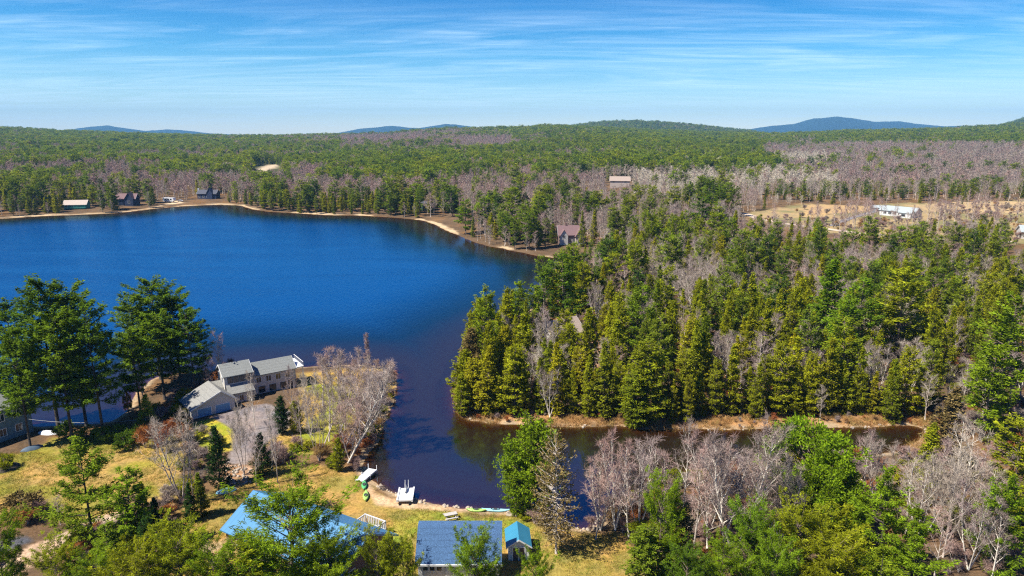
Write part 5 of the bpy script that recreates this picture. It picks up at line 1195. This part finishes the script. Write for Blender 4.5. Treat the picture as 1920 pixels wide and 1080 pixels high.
LM = [(885, 700, 'lake-corner cedars'), (1040, 640, 'cabin'), (1208, 770, 'overhanging bank hemlock'), (1558, 640, 'yellow-green giant pine'), (1700, 650, 'blue-green giant pine'), (1622, 640, 'middle giant pine'), (1420, 640, 'tall olive hemlock'), (1070, 455, 'brown bay house'),
      (890, 450, 'two great bay pines'), (1058, 560, 'dark lakeside pine'), (1330, 460, 'spreading pine'), (1538, 500, 'field-road pine'), (1660, 490, 'ranch-house pine trio'), (1690, 400, 'white ranch house'), (1848, 440, 'dark pointed pine'), (1905, 720, 'edge pine'), (1790, 800, 'yellow-brown hemlock'), (1300, 900, 'birch clumps'), (1526, 900, 'large round tree'),
      (1672, 980, 'pointed lower right pine'), (1046, 1000, 'brown spruce'), (145, 388, 'teal cottage'), (240, 380, 'navy house'), (318, 378, 'camper'), (392, 370, 'chimney house'), (600, 402, 'far shore middle'), (700, 404, 'shore before the spit'), (820, 420, 'sandy spit'), (1162, 345, 'pinkish forest building'), (1480, 420, 'dirt road bend'), (1800, 450, 'dirt road end'), (1400, 780, 'channel bank middle'), (1620, 780, 'channel bank right end'), (1000, 780, 'channel bank left end')]
SEEN = {}
def where_label(k, px, py, h, w, zn):
    kind = LOOK[k]; dx, dy, nm = min(((px - a, py - b, c) for a, b, c in LM), key=lambda q: q[0] ** 2 + 2.5 * q[1] ** 2)
    d = math.hypot(dx, dy); far_ = 'just ' if d < 35 else ('' if d < 80 else 'well ')
    rel = ('left of' if dx < 0 else 'right of') if abs(dx) > abs(dy) * 1.3 else ('behind' if dy < 0 else 'in front of')
    sz = 'tall ' if h > (18 if k < 2 else 13) else ('short ' if h < (12 if k < 2 else 10) else ''); wd = 'slim ' if w < .95 else ('broad ' if w > 1.12 else '')
    return (sz + wd + kind + ' ' + far_ + rel + ' the ' + nm)
for i in cand:
    k = int(KK[i]); c = KCAT[k]
    if lim[c] <= 0: continue
    lim[c] -= 1; taken[i] = True
    px, py = proj(XX[i], YY[i], ZZ[i]); zn = next(z_[1] for z_ in ZONES if z_[0](px, py, YY[i]))
    key = ['pine', 'hemlock', 'bare', 'bare', 'bare'][k]
    if k == 1 and rnd.random() < .25: key = 'cedar'
    if k == 2 and rnd.random() < .3: key = 'birchclump'
    lf = {3: 'twig_pink', 4: 'twig_pale'}.get(k); lb = where_label(k, px, py, float(HH[i]), float(WW[i]), zn)
    tree(key, KNAME[k], lb, c, XX[i], YY[i], ZZ[i], HH[i], wid=float(WW[i]), leaf=lf, group=LOOK[k] + 's ' + zn, parts=YY[i] < 300, tilt=(rnd.gauss(0, .03), rnd.gauss(0, .03)))
same = {}
for o_ in C.objects:
    if 'category' in o_.keys(): same.setdefault(o_['label'], []).append(o_)
ORD = ['first', 'second', 'third', 'fourth', 'fifth', 'sixth', 'seventh', 'eighth', 'ninth', 'tenth', 'eleventh', 'twelfth', 'thirteenth', 'fourteenth', 'fifteenth', 'sixteenth']
for lb, L_ in same.items():
    if len(L_) < 2 or len(L_) > 16: continue
    L_.sort(key=lambda q: proj(q.location.x, q.location.y, q.location.z)[0])
    for k, o_ in enumerate(L_):
        o_['label'] = lb + (', ' + ['left', 'right'][k] + ' of two' if len(L_) == 2 else ', ' + ['left', 'middle', 'right'][k] + ' of three' if len(L_) == 3 else ', ' + ORD[k] + ' from left')
XX, YY, KK, HH, WW, ZZ = (a[~taken] for a in (XX, YY, KK, HH, WW, ZZ))

# ------------------------------------------------------------------ what nobody could count: woods beyond, brush, grass, pebbles
def scatter(name, label, protos, X, Y_, Z, which, scl, wid):
    """one object: instances of the given meshes on points"""
    coll = bpy.data.collections.new(name + ' kinds')
    for i, me in enumerate(protos):
        o_ = bpy.data.objects.new('%s kind %03d' % (name, i), me); coll.objects.link(o_)
    me = bpy.data.meshes.new(name); me.vertices.add(len(X)); me.vertices.foreach_set('co', np.stack([X, Y_, Z], 1).astype(np.float32).ravel())
    gg = np.random.default_rng(len(X))
    for nm, typ, arr in (('which', 'INT', which.astype(np.int32)), ('scl', 'FLOAT', scl.astype(np.float32)), ('wid', 'FLOAT', wid.astype(np.float32)), ('turn', 'FLOAT', gg.uniform(0, 6.28, len(X)).astype(np.float32))):
        a_ = me.attributes.new(nm, typ, 'POINT'); a_.data.foreach_set('value', arr)
    ob = obj(name, me, kind='stuff', label=label)
    ng = bpy.data.node_groups.new(name, 'GeometryNodeTree')
    ng.interface.new_socket('Geometry', in_out='INPUT', socket_type='NodeSocketGeometry'); ng.interface.new_socket('Geometry', in_out='OUTPUT', socket_type='NodeSocketGeometry')
    N = ng.nodes.new; L = ng.links.new
    gi, go = N('NodeGroupInput'), N('NodeGroupOutput'); ci = N('GeometryNodeCollectionInfo'); ci.inputs[0].default_value = coll; ci.inputs[1].default_value = True; ci.inputs[2].default_value = True
    ip = N('GeometryNodeInstanceOnPoints'); ip.inputs['Pick Instance'].default_value = True
    def na(nm, typ):
        q = N('GeometryNodeInputNamedAttribute'); q.data_type = typ; q.inputs[0].default_value = nm; return q.outputs[0]
    L(gi.outputs[0], ip.inputs['Points']); L(ci.outputs[0], ip.inputs['Instance']); L(na('which', 'INT'), ip.inputs['Instance Index'])
    cx_ = N('ShaderNodeCombineXYZ'); L(na('turn', 'FLOAT'), cx_.inputs[2]); er = N('FunctionNodeEulerToRotation'); L(cx_.outputs[0], er.inputs[0]); L(er.outputs[0], ip.inputs['Rotation'])
    cs = N('ShaderNodeCombineXYZ'); s_ = na('scl', 'FLOAT'); m_ = N('ShaderNodeMath'); m_.operation = 'MULTIPLY'; L(s_, m_.inputs[0]); L(na('wid', 'FLOAT'), m_.inputs[1])
    L(m_.outputs[0], cs.inputs[0]); L(m_.outputs[0], cs.inputs[1]); L(s_, cs.inputs[2]); L(cs.outputs[0], ip.inputs['Scale']); L(ip.outputs[0], go.inputs[0])
    md = ob.modifiers.new('scatter', 'NODES'); md.node_group = ng; return ob
def wm(key, i, leaf=None): return whole_mesh(PROTO[key][i], leaf)
NEARK = {0: [wm('pine', 0), wm('pine', 1), wm('pine', 2), wm('pine', 3)], 1: [wm('hemlock', 0), wm('hemlock', 1), wm('hemlock', 2), wm('cedar', 0)], 2: [wm('bare', i) for i in range(4)], 3: [wm('bare', i, 'twig_pink') for i in range(4)], 4: [wm('bare', i, 'twig_pale') for i in range(4)]}
FARK = {0: [wm('far_pine', i) for i in range(4)], 1: [wm('far_hemlock', i) for i in range(3)] + [wm('far_pine', 0)], 2: [wm('far_bare', i % 3) for i in range(4)], 3: [wm('far_pink', i % 2) for i in range(4)], 4: [wm('far_pale', i % 2) for i in range(4)]}
hts = np.array([20, 15, 14, 14, 14.]); htf = np.array([19, 16, 14, 14, 13.])
mask = YY < 560
pr = sum((NEARK[k] for k in range(5)), []); wh = KK * 4 + g.integers(0, 4, len(KK))
scatter('middle_forest', 'mixed evergreen and leafless woods filling in behind the nearer trees', pr, XX[mask], YY[mask], ZZ[mask] - .2, wh[mask], HH[mask] / hts[KK[mask]], WW[mask])
pr = sum((FARK[k] for k in range(5)), [])
scatter('distant_forest', 'unbroken forest of pines and leafless trees covering the land to the horizon', pr, XX[~mask], YY[~mask], ZZ[~mask] - .3, wh[~mask], HH[~mask] / htf[KK[~mask]] * np.where(YY[~mask] > 1700, 1.15, 1.0), WW[~mask] * np.where(YY[~mask] > 2600, 1.7, np.where(YY[~mask] > 1700, 1.3, 1.05)))
print('TREES', mask.sum(), (~mask).sum(), nh)
# brush under the trees
X, Yy = jgrid(-70, 190, 76, 260, 2.3, 21); Z, S_ = terrain(X, Yy, True); ok = S_ > .6
PXb, PYb = proj(X, Yy, Z); ok &= (PXb > -60) & (PXb < 1980)
for poly, mg in [(LAWN_MAIN, 0), (LAWN_WEST, 0), (LAWN_POINT, -1), (DRIVE, .5), (TRACK, .5), (BEACH, .5), (CLEAR_PT, 0), (ROADW, .5), (RUBBLE, 0)]: ok &= sdist(X, Yy, poly) < -mg
for (cx, cy, r) in BLD: ok &= (X - cx) ** 2 + (Yy - cy) ** 2 > (r * .85) ** 2
ok &= fbm(X / 8, Yy / 8, 131, 3) + g.normal(0, .08, len(X)) > .44
X, Yy, Z, S_ = X[ok], Yy[ok], Z[ok], S_[ok]
sh = [wm('shrub', 0), wm('shrub', 1), wm('shrub', 2, 'twig_pink'), wm('shrub', 0, 'twig_rust'), wm('shrub', 1, 'reed'), wm('bush', 0, 'hemlock_needles'), wm('bush', 1, 'hemlock_needles')]
bankr = (S_ < 6) & (Yy > 115) & (X > -14)
w_ = np.where(bankr, g.choice([4, 4, 4, 3, 1], len(X)), g.choice([0, 1, 2, 2, 3, 4, 5, 6], len(X)))
scatter('undergrowth', 'leafless brush and low green saplings covering the ground between the trees', sh, X, Yy, Z - .05, w_, g.uniform(.3, .85, len(X)) * np.where(bankr, .45, 1), g.uniform(.9, 1.6, len(X)))
X, Yy = jgrid(120, 420, 300, 520, 4.2, 23); Z, S_ = terrain(X, Yy, True); PXb, PYb = proj(X, Yy, Z)
ok = (sdist(X, Yy, FIELD) > -4) & ((PYb > 412) | (PXb > 1760) | (g.random(len(X)) < .06)) & (fbm(X / 14, Yy / 14, 171, 3) > .42) & (fbm(X / 3, Yy / 3, 177, 2) > .45) & (sdist(X, Yy, px_poly([(1640, 380), (1745, 385), (1740, 412), (1640, 410)], 5)) < 0)
for (ax, ay) in ROADP: ok &= np.hypot(X - ax, Yy - ay) > 6
X, Yy, Z = X[ok], Yy[ok], Z[ok]
scatter('field_brush', 'low leafless mauve and brown brush in the tan field', [sh[0], sh[2], sh[4], wm('bare', 0, 'twig_pink')], X, Yy, Z, g.choice([0, 0, 1, 1, 2, 3], len(X)), g.uniform(.3, 1.0, len(X)) , g.uniform(.9, 1.6, len(X)))
# tufts of grass and reeds
def tuft(seed, n, hgt, rad, wdt):
    r_ = np.random.default_rng(seed); b = r_.normal(0, rad, (n, 3)); b[:, 2] = 0
    d = norm(np.stack([r_.normal(0, .45, n), r_.normal(0, .45, n), np.ones(n)], 1)) * hgt * r_.uniform(.5, 1.2, (n, 1)); s = norm(np.cross(d, r_.normal(0, 1, (n, 3)))) * wdt
    V = np.stack([b - s, b + s, b + d + s * .2, b + d - s * .2], 1).reshape(-1, 3); return V, np.arange(n * 4).reshape(-1, 4)
gr1 = mesh('tuft', *tuft(1, 40, .22, .35, .025), 'grass_blade'); rd1 = mesh('reeds', *tuft(2, 60, 1.0, .4, .03), 'reed'); rd2 = mesh('reeds', *tuft(3, 60, .7, .5, .03), 'reed')
X, Yy = jgrid(-100, 30, 76, 150, .75, 31); Z, S_ = terrain(X, Yy, True); ok = (S_ > 1.0)
inl = np.zeros(len(X), bool)
for poly in (LAWN_MAIN, LAWN_WEST, LAWN_POINT): inl |= sdist(X, Yy, poly) > 0
for poly in (DRIVE, TRACK, BEACH): inl &= sdist(X, Yy, poly) < -.2
ok &= inl
ok &= (fbm(X / 3, Yy / 3, 141, 3) > .44)
X, Yy, Z = X[ok], Yy[ok], Z[ok]
scatter('grass', 'tufts of short yellow and green grass on the lawns', [gr1], X, Yy, Z, np.zeros(len(X)), g.uniform(.5, 1.1, len(X)), g.uniform(1, 1.5, len(X)))
X, Yy = jgrid(-14, 140, 112, 150, .8, 33); Z, S_ = terrain(X, Yy, True); ok = (S_ > .1) & (S_ < 5.5) & (fbm(X / 4, Yy / 4, 151, 3) > .42); X, Yy, Z = X[ok], Yy[ok], Z[ok]
scatter('reeds', 'dry orange-brown reeds and grass along the bank beyond the channel', [rd1, rd2], X, Yy, Z, g.integers(0, 2, len(X)), g.uniform(.35, .9, len(X)), g.uniform(1, 1.6, len(X)))
# stones along the near shore
def stone(seed):
    r_ = np.random.default_rng(seed); V = []; n = 7
    for i in range(4):
        for k in range(n): a = k / n * 6.283; q = math.sin((i + .5) / 4 * math.pi) * .5 * r_.uniform(.8, 1.15); V.append((math.cos(a) * q, math.sin(a) * q * .8, -.3 + i * .22 + r_.normal(0, .02)))
    Q = [(i * n + k, i * n + (k + 1) % n, (i + 1) * n + (k + 1) % n, (i + 1) * n + k) for i in range(3) for k in range(n)]
    T_ = [(3 * n, 3 * n + k, 3 * n + k + 1) for k in range(1, n - 1)]
    return mesh('stone', V, [np.array(Q), np.array(T_)], 'rock')
X, Yy = jgrid(-60, 140, 76, 150, .62, 41); Z, S_ = terrain(X, Yy, True)
ok = (np.abs(S_ - .2) < .5) & (sdist(X, Yy, BEACH) < .3) & ((Yy < 104) | (g.random(len(X)) < .12)) & (fbm(X / 2.5, Yy / 2.5, 161, 2) > .42) | ((sdist(X, Yy, RUBBLE) > 0) & (g.random(len(X)) < .6))
X, Yy, Z = X[ok], Yy[ok], Z[ok]
scatter('pebbles', 'brown stones lining the near shore and the end of the drive', [stone(i) for i in range(3)], X, Yy, Z, g.integers(0, 3, len(X)), g.uniform(.25, .8, len(X)), g.uniform(.8, 1.3, len(X)))

# ------------------------------------------------------------------ the air
HAZE = 7.0e-5
m, t, o = newmat('haze'); v = t.nodes.new('ShaderNodeVolumePrincipled'); v.inputs['Density'].default_value = HAZE; v.inputs['Color'].default_value = (.26, .60, 1, 1); v.inputs['Anisotropy'].default_value = 0
t.links.new(v.outputs[0], o.inputs['Volume'])
hb = MB().box((-15500, -16500, -6), (15500, 16500, 620)).mesh('haze', [m]) if HAZE else None
if hb: obj('haze', hb, kind='stuff', label='thin blue haze filling the air over the land')
C.cycles.volume_step_rate = 1.0; C.cycles.volume_max_steps = 64
